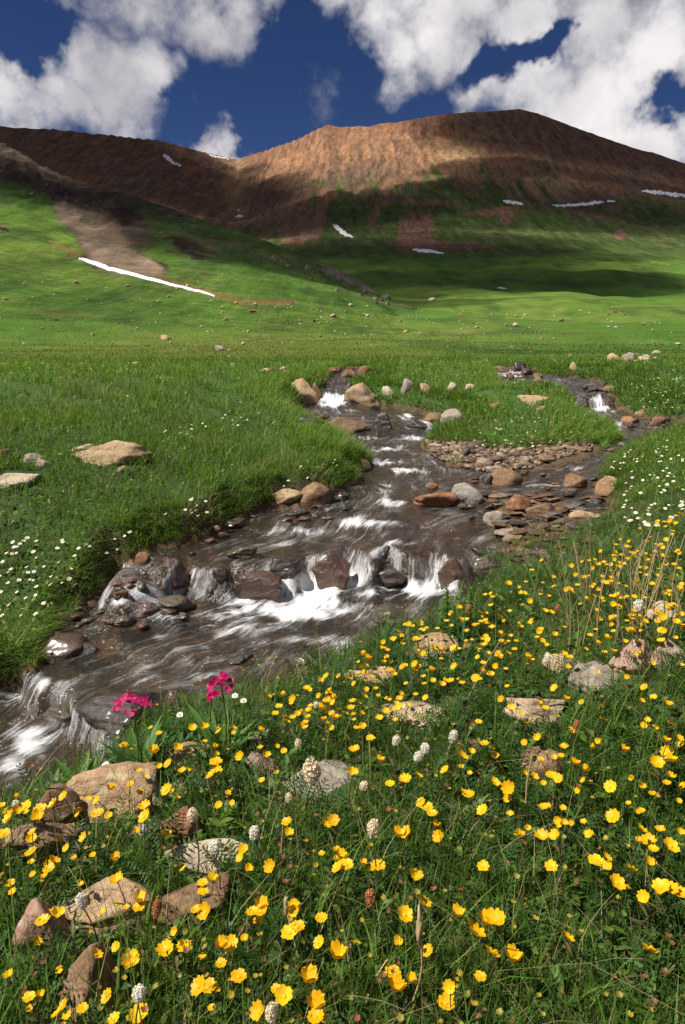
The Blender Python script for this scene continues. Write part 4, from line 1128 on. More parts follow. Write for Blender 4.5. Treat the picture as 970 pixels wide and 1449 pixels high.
M_PINK = plain_mat('magenta_petal', (.42, .011, .105), .2, .5, .2, .2, 200)
M_STRAW = plain_mat('straw', (.48, .37, .19), .15, .6, .2, .2, 60)

def rotz(a):
    z = np.zeros_like(a); o = np.ones_like(a)
    return np.stack([np.stack([np.cos(a), -np.sin(a), z], -1), np.stack([np.sin(a), np.cos(a), z], -1), np.stack([z, z, o], -1)], -2)
def rotx(a):
    z = np.zeros_like(a); o = np.ones_like(a)
    return np.stack([np.stack([o, z, z], -1), np.stack([z, np.cos(a), -np.sin(a)], -1), np.stack([z, np.sin(a), np.cos(a)], -1)], -2)

def blades(P_, h, wd, az, bend, col, levels=3, twist=None, coltip=None):
    """P_ roots (n,3); each blade bows over towards az. Returns V, [quads, tris], colours"""
    n = len(P_); ts = np.linspace(0, 1, levels + 1)
    d = np.stack([np.cos(az), np.sin(az), 0 * az], 1)
    fa = az + np.pi / 2 + (twist if twist is not None else 0)
    sd = np.stack([np.cos(fa), np.sin(fa), 0 * az], 1)
    V = np.empty((n, 2 * levels + 1, 3)); C_ = np.empty((n, 2 * levels + 1, 3))
    ct_ = col * 1.15 if coltip is None else coltip
    for k, t in enumerate(ts):
        c = P_ + d * (h * bend * t ** 2)[:, None]
        c[:, 2] += h * t * (1 - .35 * bend * t)
        cc = lerp(col, ct_, t)
        if k < levels:
            ww = (wd * (1 - t ** 1.8) * (.75 + .25 * min(1, 4 * t + .3)) * .5)[:, None]
            V[:, 2 * k] = c - sd * ww; V[:, 2 * k + 1] = c + sd * ww
            C_[:, 2 * k] = cc; C_[:, 2 * k + 1] = cc
        else:
            V[:, 2 * k] = c; C_[:, 2 * k] = cc
    b = (np.arange(n) * (2 * levels + 1))[:, None]
    Q = np.concatenate([b + np.array([[2 * k, 2 * k + 1, 2 * k + 3, 2 * k + 2]]) for k in range(levels - 1)]) if levels > 1 else np.zeros((0, 4), int)
    T = b + np.array([[2 * levels - 2, 2 * levels - 1, 2 * levels]])
    return V.reshape(-1, 3), [Q, T], C_.reshape(-1, 3)

def inst(TV, TF, M_, P_, S, col):
    """template copies: rotation M_ (n,3,3), roots P_, scale S (n,), colour (n,3)"""
    n, m = len(P_), len(TV)
    V = np.einsum('nij,mj->nmi', M_, TV) * S[:, None, None] + P_[:, None, :]
    F = [(np.asarray(f)[None] + (np.arange(n) * m)[:, None, None]).reshape(-1, np.asarray(f).shape[1]) for f in TF]
    return V.reshape(-1, 3), F, np.repeat(col, m, 0)

class Bag:
    def __init__(self): self.V = []; self.F = {}; self.C = []; self.n = 0
    def add(self, V, F, C_):
        for f in F:
            if len(f): self.F.setdefault(f.shape[1], []).append(f + self.n)
        self.V.append(V); self.C.append(C_); self.n += len(V)
    def build(self, name, mat, kind='stuff', smooth=False):
        o = mesh_np(name, np.concatenate(self.V), [np.concatenate(f) for f in self.F.values()], mat, cols=np.concatenate(self.C), smooth=smooth)
        if kind: o['kind'] = kind
        return o

GRAVEL_PX = [(603,624),(640,627),(700,638),(800,631),(850,628),(845,650),(760,662),(690,664),(640,654),(606,642)]
RF = np.array(ROCKF)
def near_side(x, y):
    return (x * .62 - y + 3.3 > -.15) & (y < 4.7) & (np.hypot(x, y) < 5.2)
def sample(n, r0, r1, azd=34, keep=None, clump=None, edge_lo=.015, rocks=True, rk=.86, seed=0):
    q_ = np.random.default_rng(seed)
    az = np.radians(q_.uniform(-azd, azd, n)); rr = np.exp(q_.uniform(math.log(r0), math.log(r1), n))
    x, y = rr * np.sin(az), rr * np.cos(az)
    k = sdf_at(x, y) > edge_lo
    if keep is not None: k &= keep(x, y)
    if clump is not None: k &= q_.random(n) < clump(x, y)
    x, y = x[k], y[k]
    rk_ = rk
    if rocks and len(RF):
        ok = np.ones(len(x), bool)
        for cx_, cy_, a, b, an in RF:
            nb_ = cy_ < 4.0 and near_side(cx_, cy_)
            rk = .98 if nb_ else rk_
            dx, dy = x - cx_, y - cy_ + (.25 * b if nb_ else 0)
            near = (np.abs(dx) < 1.3 * (a + b)) & (np.abs(dy) < 1.3 * (a + b))
            if not near.any(): continue
            c, s_ = math.cos(an), math.sin(an)
            ex, ey = (dx * c + dy * s_) / (a * rk), (-dx * s_ + dy * c) / (b * rk)
            ok &= ~(near & (ex * ex + ey * ey < 1))
        x, y = x[ok], y[ok]
    # bare gravel of the bar
    z = ground_z(x, y)
    u, v = project(x, y, z)
    gp = np.array(GRAVEL_PX); c = np.zeros(len(x), bool)
    for (x1, y1), (x2, y2) in zip(gp, np.roll(gp, -1, 0)):
        c ^= ((y1 > v) != (y2 > v)) & (u < (x2 - x1) * (v - y1) / (y2 - y1 + 1e-9) + x1)
    c &= y > 5
    x, y, z = x[~c], y[~c], z[~c]
    return x, y, z
def towater(x, y):
    e = .04
    gx = sdf_at(x + e, y) - sdf_at(x - e, y); gy = sdf_at(x, y + e) - sdf_at(x, y - e)
    return np.arctan2(-gy, -gx)

G_dark = np.array([.030, .072, .013]); G_mid = np.array([.076, .160, .022]); G_lite = np.array([.15, .235, .036]); G_yel = np.array([.17, .18, .045]); G_dry = np.array([.32, .25, .11]); G_blue = np.array([.036, .088, .028])

# ---- grass of the far bank, island and meadow (3 to 27 m)
def bank_keep(x, y): return ~near_side(x, y)
B_ = Bag(); q_ = np.random.default_rng(21)
def bank_clump(x, y):
    return np.clip(.62 + .9 * fbm2(x * 1.6, y * 1.6, 3), .18, 1)
for (n, r0, r1, hh, ww, sd_) in [(150000, 2.0, 7.5, .085, .0040, 1), (150000, 5.5, 27, .095, .0050, 2), (110000, 2.0, 6.0, .07, .0036, 3)]:
    x, y, z = sample(int(n * 1.35), r0, r1, 49, bank_keep, bank_clump, .0, seed=sd_)
    n = len(x); rr = np.hypot(x, y); sd = sdf_at(x, y)
    f1 = fbm2(x * .9, y * .9, 3); f2 = fbm2(x * .3 + 9, y * .3, 3); f3 = fbm2(x * 3, y * 3, 2)
    h = hh * q_.lognormal(0, .32, n) * (1 + .7 * np.clip(f1 + .1, -.5, .8)) * (1 + .018 * rr)
    wd = np.maximum(ww, .0009 * rr) * q_.uniform(.6, 1.3, n)
    az = q_.uniform(0, 2 * np.pi, n); ed = sd < .14
    az = np.where(ed & (q_.random(n) < .8), towater(x, y) + q_.normal(0, .5, n), az)
    bend = np.where(ed, q_.uniform(.5, 1.5, n), q_.uniform(.15, 1.0, n))
    c = lerp(G_mid, G_lite, q_.random(n)[:, None] * .8)
    c = lerp(c, G_dark, (sstep(-.05, .5, f2 + .4 * f3) * .75)[:, None])
    c = lerp(c, G_yel, (sstep(.1, .55, f1 - .2 * f2) * q_.random(n) * .8)[:, None])
    dryp = (q_.random(n) < .05 + .22 * sstep(.1, .5, f3 + f1 * .5))
    c = np.where(dryp[:, None], lerp(c, G_dry, q_.uniform(.4, .9, n)[:, None]), c)
    c *= (q_.uniform(.7, 1.25, n) * (1 + .35 * f3))[:, None]
    B_.add(*blades(np.stack([x, y, z - .01], 1), h, wd, az, bend, c, 2, q_.uniform(-.8, .8, n)))
# turf hanging over the cut bank
x, y, z = sample(560000, 1.8, 11, 49, lambda x, y: bank_keep(x, y) & (sdf_at(x, y) < .26), lambda x, y: np.clip(.35 + 2.2 * fbm2(x * 2.6 + 3, y * 2.6, 3), .0, 1), -.0, rocks=True, seed=4)
n = len(x); f3 = fbm2(x * 3, y * 3, 2)
c = lerp(G_mid, G_lite, q_.random(n)[:, None] * .8); c = lerp(c, G_dry, ((q_.random(n) < .14 + .25 * sstep(.05, .4, f3)) * .7)[:, None]); c = lerp(c, G_dark, (q_.random(n) ** 3 * .7)[:, None])
B_.add(*blades(np.stack([x, y, z], 1), .075 * q_.lognormal(0, .35, n) * (1 + .6 * f3), np.maximum(.0038, .0009 * np.hypot(x, y)), towater(x, y) + q_.normal(0, .7, n), q_.uniform(.3, 1.7, n), c, 2, q_.uniform(-.8, .8, n)))
x, y, z = sample(260000, 7, 21, 36, lambda x, y: bank_keep(x, y) & (sdf_at(x, y) < .75), None, .02, rocks=True, seed=6)
n = len(x)
c = lerp(G_mid, G_lite, q_.random(n)[:, None] * .8); c = lerp(c, G_dry, ((q_.random(n) < .10) * .7)[:, None])
B_.add(*blades(np.stack([x, y, z], 1), .10 * q_.lognormal(0, .35, n), .0011 * np.hypot(x, y), towater(x, y) + q_.normal(0, .9, n), q_.uniform(.2, 1.2, n), c, 2, q_.uniform(-.8, .8, n)))
# long overhanging tussock blades
x, y, z = sample(19000, 2.6, 12, 49, bank_keep, lambda x, y: np.clip(fbm2(x * 2.1 + 5, y * 2.1, 2) * 2.5, 0, 1), .0, seed=5)
n = len(x)
B_.add(*blades(np.stack([x, y, z], 1), q_.uniform(.12, .24, n) * (1 + .02 * np.hypot(x, y)), np.maximum(.003, .0008 * np.hypot(x, y)), q_.normal(-.4, 1.2, n), q_.uniform(.7, 1.6, n),
               lerp(lerp(G_mid, G_lite, q_.random(n)[:, None]), G_yel, (q_.random(n) * .6)[:, None]), 3))
B_.build('grass', M_GRASS)

# ---- meadow grass beyond (24 to 120 m)
B_ = Bag()
x, y, z = sample(92000, 23, 130, 49, None, lambda x, y: np.clip(.6 + fbm2(x * .25, y * .12, 3), .1, 1), .1, rocks=False, seed=8)
n = len(x); rr = np.hypot(x, y); f1 = fbm2(x * .08, y * .05, 3)
c = lerp(np.array([.045, .115, .016]), np.array([.10, .15, .025]), np.clip(.4 + f1 * 1.3 + q_.normal(0, .2, n), 0, 1)[:, None])
_, pv = project(x, y, z)
c = lerp(c, np.array([.22, .19, .02]), ((q_.random(n) < .40) & (pv > 493) & (x < 6))[:, None] * .75)
B_.add(*blades(np.stack([x, y, z - .02], 1), (.07 + .0011 * rr) * q_.lognormal(0, .3, n), .0011 * rr * q_.uniform(.6, 1.2, n), q_.uniform(0, 6.28, n), q_.uniform(.2, 1, n), c, 2, q_.uniform(-.8, .8, n)))
B_.build('meadow_grass', M_GRASS)

# ---- small leaves
def leaf_template(seg=4, wid=.3, fold=.25, curl=.25, tipw=1.0):
    """leaf one unit long along +Y, bowed down at the tip"""
    V = []; F = []
    for k in range(seg + 1):
        t = k / seg
        wv_ = wid * .5 * (np.sin(np.pi * min(t * .94 + .05, 1) ** tipw)) if 0 < k < seg else (.02 if k == 0 else .004)
        zz = -curl * t * t
        V += [(-wv_, t, zz + fold * wv_), (0, t, zz), (wv_, t, zz + fold * wv_)]
    for k in range(seg):
        a = 3 * k
        F += [(a, a + 1, a + 4, a + 3), (a + 1, a + 2, a + 5, a + 4)]
    return np.array(V), [np.array(F)]
def pinnate(pairs=9, seed=0, wid=.11):
    """feathery leaf: a rib with pairs of narrow leaflets"""
    r_ = np.random.default_rng(seed); V = []; F = []; curl = r_.uniform(.25, .5)
    def rib(t): return np.array([0, t * (1 - .12 * curl * t), -curl * t * t])
    for k in range(6):
        p = rib(k / 5); V += [p + (-.008, 0, 0), p + (.008, 0, 0)]
    for k in range(5): F.append((2 * k, 2 * k + 1, 2 * k + 3, 2 * k + 2))
    for k in range(pairs):
        t = .16 + .82 * k / (pairs - 1); p = rib(t)
        L = (.20 * np.sin(np.pi * (.18 + .72 * (k / (pairs - 1)) ** .8)) + .05) * r_.uniform(.85, 1.15)
        for s_ in (-1, 1):
            d = np.array([s_ * .86, .5, .18]); d /= np.linalg.norm(d)
            b = len(V); wv_ = np.array([0, wid * .42, -.01])
            V += [p, p + d * L * .55 - wv_ * .55, p + d * L, p + d * L * .6 + wv_ * .55]
            F.append((b, b + 1, b + 2, b + 3))
    return np.array(V), [np.array(F)]
def leaves(bag, TV, TF, x, y, z, size, az, pitch, col, roll=None):
    n = len(x)
    M_ = rotz(az) @ rotx(pitch)
    if roll is not None:
        a = roll; zz = np.zeros_like(a); o = np.ones_like(a)
        M_ = M_ @ np.stack([np.stack([np.cos(a), zz, np.sin(a)], -1), np.stack([zz, o, zz], -1), np.stack([-np.sin(a), zz, np.cos(a)], -1)], -2)
    bag.add(*inst(TV, TF, M_, np.stack([x, y, z], 1), size, col))

# ---- the near bank: feathery rosettes, grass, low leaves
near_keep = near_side
Bg = Bag(); q_ = np.random.default_rng(31)
x, y, z = sample(84480, .62, 5.3, 49, near_keep, lambda x, y: np.clip(.55 + 1.1 * fbm2(x * 4, y * 4, 3), .08, 1), .0, seed=12)
n = len(x); f1 = fbm2(x * 2.2, y * 2.2, 3); f2 = fbm2(x * .9 + 4, y * .9, 2); rr = np.hypot(x, y)
h = .10 * q_.lognormal(0, .38, n) * (1 + .6 * np.clip(f1, -.5, .7))
c = 1.25 * lerp(G_dark, G_mid, q_.random(n)[:, None]); c = lerp(c, G_lite, (q_.random(n) ** 2 * .9)[:, None]); c = lerp(c, G_yel, ((q_.random(n) < .10) * .7)[:, None])
c = np.where((q_.random(n) < .05)[:, None], lerp(c, G_dry, .8), c)
az = q_.uniform(0, 6.28, n)
Bg.add(*blades(np.stack([x, y, z - .005], 1), h, q_.uniform(.0014, .0036, n), az, q_.uniform(.0, .8, n), c * q_.uniform(.7, 1.2, n)[:, None], 3, q_.uniform(-.9, .9, n)))
# taller wider blades
x, y, z = sample(5544, .7, 5.3, 49, near_keep, lambda x, y: np.clip(.3 + 1.6 * fbm2(x * 3 + 8, y * 3, 2), .02, 1), .0, seed=13); n = len(x)
Bg.add(*blades(np.stack([x, y, z], 1), q_.uniform(.10, .20, n), q_.uniform(.004, .0075, n), q_.uniform(0, 6.28, n), q_.uniform(.1, .8, n), lerp(G_mid, G_lite, q_.random(n)[:, None]), 4, q_.uniform(-.5, .5, n)))
# brownish flower stalks and straw among the leaves
x, y, z = sample(6864, .7, 5.3, 49, near_keep, None, .0, seed=14); n = len(x)
c = lerp(np.array([.10, .10, .03]), np.array([.17, .085, .04]), q_.random(n)[:, None])
Bg.add(*blades(np.stack([x, y, z], 1), q_.uniform(.09, .19, n), np.full(n, .0017), q_.uniform(0, 6.28, n), q_.uniform(0, .5, n), c, 3))
x, y, z = sample(3432, .7, 5.3, 49, near_keep, lambda x, y: np.where((x > .8) & (y > 1.8), 1, .35), .0, seed=15); n = len(x)
Bg.add(*blades(np.stack([x, y, z], 1), q_.uniform(.10, .24, n), np.full(n, .0020), q_.uniform(0, 6.28, n), q_.uniform(.1, 1.3, n), lerp(G_dry, np.array([.42, .34, .19]), q_.random(n)[:, None]), 4))
Bg.build('bank_grass', M_GRASS)

Bl = Bag()
PIN = [pinnate(9, 1), pinnate(10, 2), pinnate(8, 3, .13)]
x, y, z = sample(2900, .6, 5.2, 49, near_keep, lambda x, y: np.clip(.55 + .8 * fbm2(x * 2.4 + 2, y * 2.4, 2) + .35 * (x > .1) * (y < 1.9), .05, 1), .02, seed=16)
for k in range(len(x)):
    m = int(q_.integers(6, 11)); TV, TF = PIN[int(q_.integers(3))]
    az = q_.uniform(0, 6.28) + np.arange(m) * 2.4 + q_.normal(0, .2, m)
    rr_ = q_.uniform(0, .02, m)
    c = lerp(G_dark, G_blue, q_.random()) * q_.uniform(.9, 1.7, m)[:, None]
    c = lerp(c, G_mid, (q_.random(m) ** 2 * .8)[:, None])
    leaves(Bl, TV, TF, x[k] - np.sin(az) * rr_, y[k] + np.cos(az) * rr_, np.full(m, z[k]), q_.uniform(.055, .115, m), az, q_.uniform(.45, 1.35, m), c, q_.normal(0, .25, m))
# low round and lance leaves
LT = [leaf_template(3, .62, .3, .2), leaf_template(3, .42, .3, .3), leaf_template(4, .2, .3, .35)]
for (n_, s0, s1, tpl, dens, ht, sd_) in [(17000, .010, .022, 0, 1, .05, 17), (9000, .02, .045, 1, 1, .06, 18), (3800, .05, .11, 2, 1, .01, 19)]:
    x, y, z = sample(int(n_ * 1.32), .62, 5.3, 49, near_keep, lambda x, y: np.clip(.5 + .9 * fbm2(x * 3.1 + n_, y * 3.1, 2), .05, 1), .01, seed=sd_); n = len(x)
    c = 1.2 * lerp(G_dark, G_mid, q_.random(n)[:, None]); c = lerp(c, G_lite, (q_.random(n) ** 2)[:, None])
    TV, TF = LT[tpl]
    leaves(Bl, TV, TF, x, y, z + q_.random(n) ** 1.5 * ht, q_.uniform(s0, s1, n), q_.uniform(0, 6.28, n), q_.uniform(-.1, 1.1, n), c, q_.normal(0, .4, n))
Bl.build('ground_cover', M_LEAF)

# ---- leafy low plants of the far banks
Bl = Bag()
def herb(x, y):
    u, v = project(x, y, ground_z(x, y))
    k = .22 + .78 * (x > 1.6) + .5 * np.exp(-((x + 1.9) / 1.0) ** 2 - ((y - 3.8) / .9) ** 2)
    return np.clip(k * (.5 + .9 * fbm2(x * 1.8 + 7, y * 1.8, 2)), .02, 1)
x, y, z = sample(122000, 2.7, 18, 49, bank_keep, herb, .0, seed=23); n = len(x); rr = np.hypot(x, y)
c = 1.3 * lerp(G_mid, G_lite, q_.random(n)[:, None]); c = lerp(c, G_dark, (q_.random(n) ** 3 * .5)[:, None])
leaves(Bl, *LT[1], x, y, z + q_.random(n) * (.05 + .004 * rr), (.022 + .0026 * rr) * q_.uniform(.7, 1.4, n), q_.uniform(0, 6.28, n), q_.uniform(0, 1.1, n), c, q_.normal(0, .4, n))
Bl.build('leafy_ground_cover', M_LEAF)
# ------------------------------------------------------------------ yellow flowers
def petal_ring(n_pet, rad, cup, wid, rs, ragged=.06, notch=.08, seg=5, wd=5):
    """rounded petals round a centre at the origin, opening upwards"""
    V = []; F = []
    for k in range(n_pet):
        a = 2 * math.pi * k / n_pet + rs.normal(0, .08); c, s_ = math.cos(a), math.sin(a)
        L = rad * rs.uniform(.9, 1.08); w0 = wid * rs.uniform(.9, 1.1); cu = cup * rs.uniform(.75, 1.25); tw = rs.normal(0, .12)
        b = len(V)
        for i in range(seg + 1):
            t = i / seg
            ww = w0 * (.22 + .78 * math.sin(math.pi * min(.5, .08 + .60 * t))) * (1 if t < .8 else math.sqrt(max(0, 1 - ((t - .8) / .235) ** 2)))
            for j in range(wd):
                f = (j / (wd - 1) - .5) * 2
                y = L * (t - (notch * (1 - abs(f)) * t ** 6)) + rs.normal(0, .004) * L
                x = f * ww * .5
                z = cu * L * (t ** 1.7) + .10 * L * f * f * t - .16 * L * t ** 4 + tw * x * t + rs.normal(0, .012) * L
                V.append((x * c - y * s_, x * s_ + y * c, z))
        for i in range(seg):
            for j in range(wd - 1):
                F.append((b + i * wd + j, b + i * wd + j + 1, b + (i + 1) * wd + j + 1, b + (i + 1) * wd + j))
    return np.array(V), np.array(F)
def dome(rad, rs, sub=2, bump=.25):
    V, F = ICO[sub]
    V = V * (1 + bump * rs.normal(0, .5, len(V))[:, None])
    return V * np.array([rad, rad, rad * .6]) + np.array([0, 0, rad * .3]), F
def stem_mesh(h, lean, rad, rs, leaf=True, name='stem', link=False, mat=None):
    V = []; F = []; n = 6; m = 5
    bow = rs.normal(0, .012)
    for i in range(n):
        t = i / (n - 1); cx_ = lean[0] * t ** 1.6 + bow * math.sin(math.pi * t); cy_ = lean[1] * t ** 1.6
        rr_ = rad * (1.15 - .3 * t)
        for j in range(m):
            a = 2 * math.pi * j / m; V.append((cx_ + rr_ * math.cos(a), cy_ + rr_ * math.sin(a), h * t))
    for i in range(n - 1):
        for j in range(m): F.append((i * m + j, i * m + (j + 1) % m, (i + 1) * m + (j + 1) % m, (i + 1) * m + j))
    if leaf:
        for t in (.35, .62):
            TV, TF = LT[2]; a = rs.uniform(0, 6.28)
            M_ = np.array(Euler((rs.uniform(.4, .9), 0, a)).to_matrix())
            W_ = (TV * np.array([1, 1, 1])) @ M_.T * rs.uniform(.02, .035) + np.array([lean[0] * t ** 1.6 + bow * math.sin(math.pi * t), lean[1] * t ** 1.6, h * t])
            b = len(V); V += [tuple(p) for p in W_]; F += [tuple(int(q0) + b for q0 in f) for f in TF[0]]
    V = np.array(V); F = np.array(F)
    return V, F
def tilt_to(V, tx, ty):
    return V @ np.array(Euler((tx, ty, 0)).to_matrix()).T

fr_ = np.random.default_rng(77)
BLOOM = []
for k in range(10):
    cup = [.42, .55, .7, .5, .95, .35, .6, .8, .45, 1.3][k]
    V, F = petal_ring(5 if k != 6 else 6, .0160, cup, .0165, fr_, notch=.16, seg=7, wd=7)
    tx, ty = fr_.normal(.0, .28), fr_.normal(-.10, .30)
    V = tilt_to(V, tx, ty)
    Vc, Fc = dome(.0036, fr_)
    Vc = tilt_to(Vc, tx, ty)
    Vs, Fs = petal_ring(5, .009, .5, .0055, fr_, seg=3, wd=3); Vs = tilt_to(Vs - np.array([0, 0, .002]), tx, ty)
    mb = mesh_np('bloom', V, [F], M_YEL, smooth=True, link=False)
    mcn = mesh_np('flower_center', Vc, [Fc], M_CEN, smooth=True, link=False)
    msp = mesh_np('sepal_cup', Vs, [Fs], M_STEM, smooth=True, link=False)
    # the same flower as one mesh for the far ones
    L_ = (.0, .0); Vt, Ft = stem_mesh(.13, (0, 0), .0011, fr_)
    Vt = Vt - np.array([0, 0, .13])
    nv0 = len(V); allV = np.concatenate([V, Vc, Vt])
    me = mesh_np('yellow_flower', allV, [F, Fc + nv0, Ft + nv0 + len(Vc)], [M_YEL, M_CEN, M_STEM], smooth=True, link=False)
    mi = np.concatenate([np.zeros(len(F), np.int32), np.ones(len(Fc), np.int32), np.full(len(Ft), 2, np.int32)])
    # faces are stored in list order grouped as passed
    me.polygons.foreach_set('material_index', mi)
    BLOOM.append((mb, mcn, msp, me))
STEMS = []
for k in range(8):
    lean = (fr_.normal(0, .02), fr_.normal(0, .02))
    V, F = stem_mesh(.15, lean, .0011, fr_)
    STEMS.append((mesh_np('stem', V, [F], M_STEM, smooth=True, link=False), lean))

FL = [(199,1440),(282,1396),(295,1397),(480,1356),(590,1242),(384,1227),(690,1308),(671,1319),(703,1303),(803,1328),(919,1346),(728,1360),(606,1346),(650,1297),(410,1321),(422,1312),(186,1363),(314,1341),(326,1336),(260,1340),(236,1345),(292,1291),
 (152,1410),(136,1352),(41,1412),(370,1290),(162,1443),(447,1440),(368,1432),(632,1420),(637,1397),(556,1378),(563,1402),(684,1227),(567,1184),(577,1180),(596,1136),(604,1143),(612,1152),(630,1090),(655,1121),(663,1125),(653,1070),(686,1053),(742,1051),(762,1044),
 (816,1083),(780,1098),(790,1102),(720,1116),(683,1147),(769,1186),(787,1183),(780,1227),(844,1219),(868,1156),(907,1174),(918,1190),(949,1198),(925,1202),(873,1250),(912,1270),(936,1256),(948,1258),(962,1264),(864,1114),(930,1080),(946,1066),(952,1078),(945,1050),
 (925,987),(950,1026),(962,1045),(912,973),(850,1000),(854,1019),(786,975),(725,1004),(772,1002),(905,910),(936,907),(860,905),(868,945),(885,909),(938,874),(894,891),(874,858),(887,832),(917,742),(949,738),(964,729),(852,817),(855,797),(808,778),(767,793),(753,807),(720,826),
 (604,889),(614,918),(659,877),(673,885),(697,889),(711,901),(728,919),(673,960),(638,964),(626,970),(570,944),(773,914),(722,866),(681,880),(661,894),(640,869),(632,879),(650,861),(686,914),(612,950),(632,966),(600,925),(587,940),(560,905),(546,920),(522,934),(514,928),
 (5,1181),(45,1207),(70,1231),(76,1219),(46,1178),(45,1187),(120,1186),(57,1145),(54,1158),(76,1140),(36,1143),(23,1148),(15,1158),(90,1127),(185,1110),(236,1118),(206,1143),(205,1156),(138,1152),(167,1247),(197,1276),(197,1284),(84,1294),(61,1304),(235,1345),(260,1339),(345,1202),
 (287,1250),(288,1262),(302,1248),(40,1411),(90,1423),(418,1290),(358,1291),(370,1286),(416,1286),(452,1334),(338,1383),(437,1390),(403,1410),(447,1428),(452,1440),(472,1162),(460,1168),(406,1164),(478,1228),(378,1070),(341,1071),(422,1010),(400,985),(380,985),(435,975),(405,1022),(430,1030),
 (488,1010),(505,1030),(497,1002),(470,1010),(470,1030),(525,1048),(547,1008),(560,1020),(500,1095),(540,1078),(485,1215),(455,1300),(530,1228),(490,1225),(536,1226),(552,1110),(600,1278),(573,1295),(680,1383),(695,1351),(214,1030),(175,1055),(225,1038),(178,1058),(218,1066),(253,1060),
 (305,1089),(306,1079),(300,1096),(238,1081),(290,1050),(290,1030),(273,1030),(310,1035),(330,1030),(410,1180),(622,1185),(618,1170),(592,1098),(575,1105),(503,1063),(524,1045),(515,963),(502,968),(494,960),(465,980),(472,990),(452,985),(440,1000),(415,990),(395,1000),(390,1010)]
GH = .115
BIG = {(199,1440),(690,1308),(671,1319),(703,1303),(480,1356),(590,1242),(919,1346),(295,1397),(936,1256),(384,1227),(410,1321)}
FLW = []
_seen = []
for (u, v) in FL: FLW.append((u, v, 1))
crest = [(560,890),(640,855),(740,815),(860,785),(960,735),(968,900),(900,930),(760,930),(700,960),(600,990),(470,1050),(400,1020),(420,975),(520,930)]
while len(FLW) < 292:
    u, v = fr_.uniform(400, 968), fr_.uniform(735, 1050)
    if inpoly(u, v, crest) and fr_.random() < (1.0 if u < 780 else .45): FLW.append((u, v, 0))

ANCH = [('the bottom edge below the rounded boulder', 150, 1430), ('the pink and tan rock ridge', 120, 1310), ('the lichen edged slab', 60, 1190), ('the large tan bank boulder', 185, 1135), ('the pink flowers and their long leaves', 225, 1045), ('the dark faced block', 290, 1070),
        ('the flat pale slab', 310, 1220), ('the brown angular rock', 285, 1285), ('the white flower heads at the bottom', 280, 1395), ('the broad dark leaf near the bottom', 395, 1400), ('the grey rock with the largest white spike', 455, 1110), ('the stony patch of the bank', 370, 1085),
        ('the cream spike in mid bank', 525, 1180), ('the lone brown spike low in the grass', 525, 1265), ('the thick straw seed stalk', 590, 1350), ('the orange bloom cluster low on the right', 690, 1310), ('the upright pale straw', 745, 1130), ('the dim brown sunken rock', 760, 1090),
        ('the low wide pale rock', 590, 1015), ('the pale blocky boulder', 755, 1000), ('the broad grey boulder', 840, 965), ('the pinkish upright rock', 905, 930), ('the pale flat stone in dry grass', 940, 875), ('the dry grass by the right edge', 870, 810), ('the highest right bank blooms', 950, 740),
        ('the tall leafy plant', 640, 860), ('the dusty brown crest rock', 625, 930), ('the small tan crest stone', 540, 955), ('the crest above the lower pool', 425, 985), ('the lower right corner', 900, 1330), ('the right edge in feathery leaves', 940, 1220), ('the deep feathery leaves', 830, 1180),
        ('the right edge below the grey boulder', 940, 1050), ('the crest right of the leafy plant', 710, 890), ('the shoal end of the bank crest', 770, 820), ('the middle of the bank', 620, 1130), ('the ferny middle of the bank', 690, 1220), ('the low middle of the bank', 600, 1250)]
ORD = ['first', 'second', 'third', 'fourth', 'fifth', 'sixth', 'seventh', 'eighth', 'ninth', 'tenth', 'eleventh', 'twelfth', 'thirteenth', 'fourteenth', 'fifteenth', 'sixteenth', 'seventeenth', 'eighteenth', 'nineteenth', 'twentieth', 'next to last', 'last']
by = {}
for i, (u, v, e) in enumerate(FLW):
    a = min(range(len(ANCH)), key=lambda k: (ANCH[k][1] - u) ** 2 + (ANCH[k][2] - v) ** 2)
    by.setdefault(a, []).append(i)
LABF = {}
for a, L_ in by.items():
    L_.sort(key=lambda i: FLW[i][0])
    if len(L_) > 11:       # a thick cluster: upper and lower half
        L_.sort(key=lambda i: FLW[i][1]); hf = len(L_) // 2
        parts_ = [('upper ', sorted(L_[:hf], key=lambda i: FLW[i][0])), ('lower ', sorted(L_[hf:], key=lambda i: FLW[i][0]))]
    else: parts_ = [('', L_)]
    for pre, l2 in parts_:
        for k, i in enumerate(l2):
            LABF[i] = f"yellow flower by {ANCH[a][0]}, {ORD[min(k, 21)]} {pre}one from left" if len(l2) > 1 or pre else f"single yellow flower by {ANCH[a][0]}"
def cp(me, name, parent, loc=(0, 0, 0)):
    return add_obj(name, me, parent, loc)
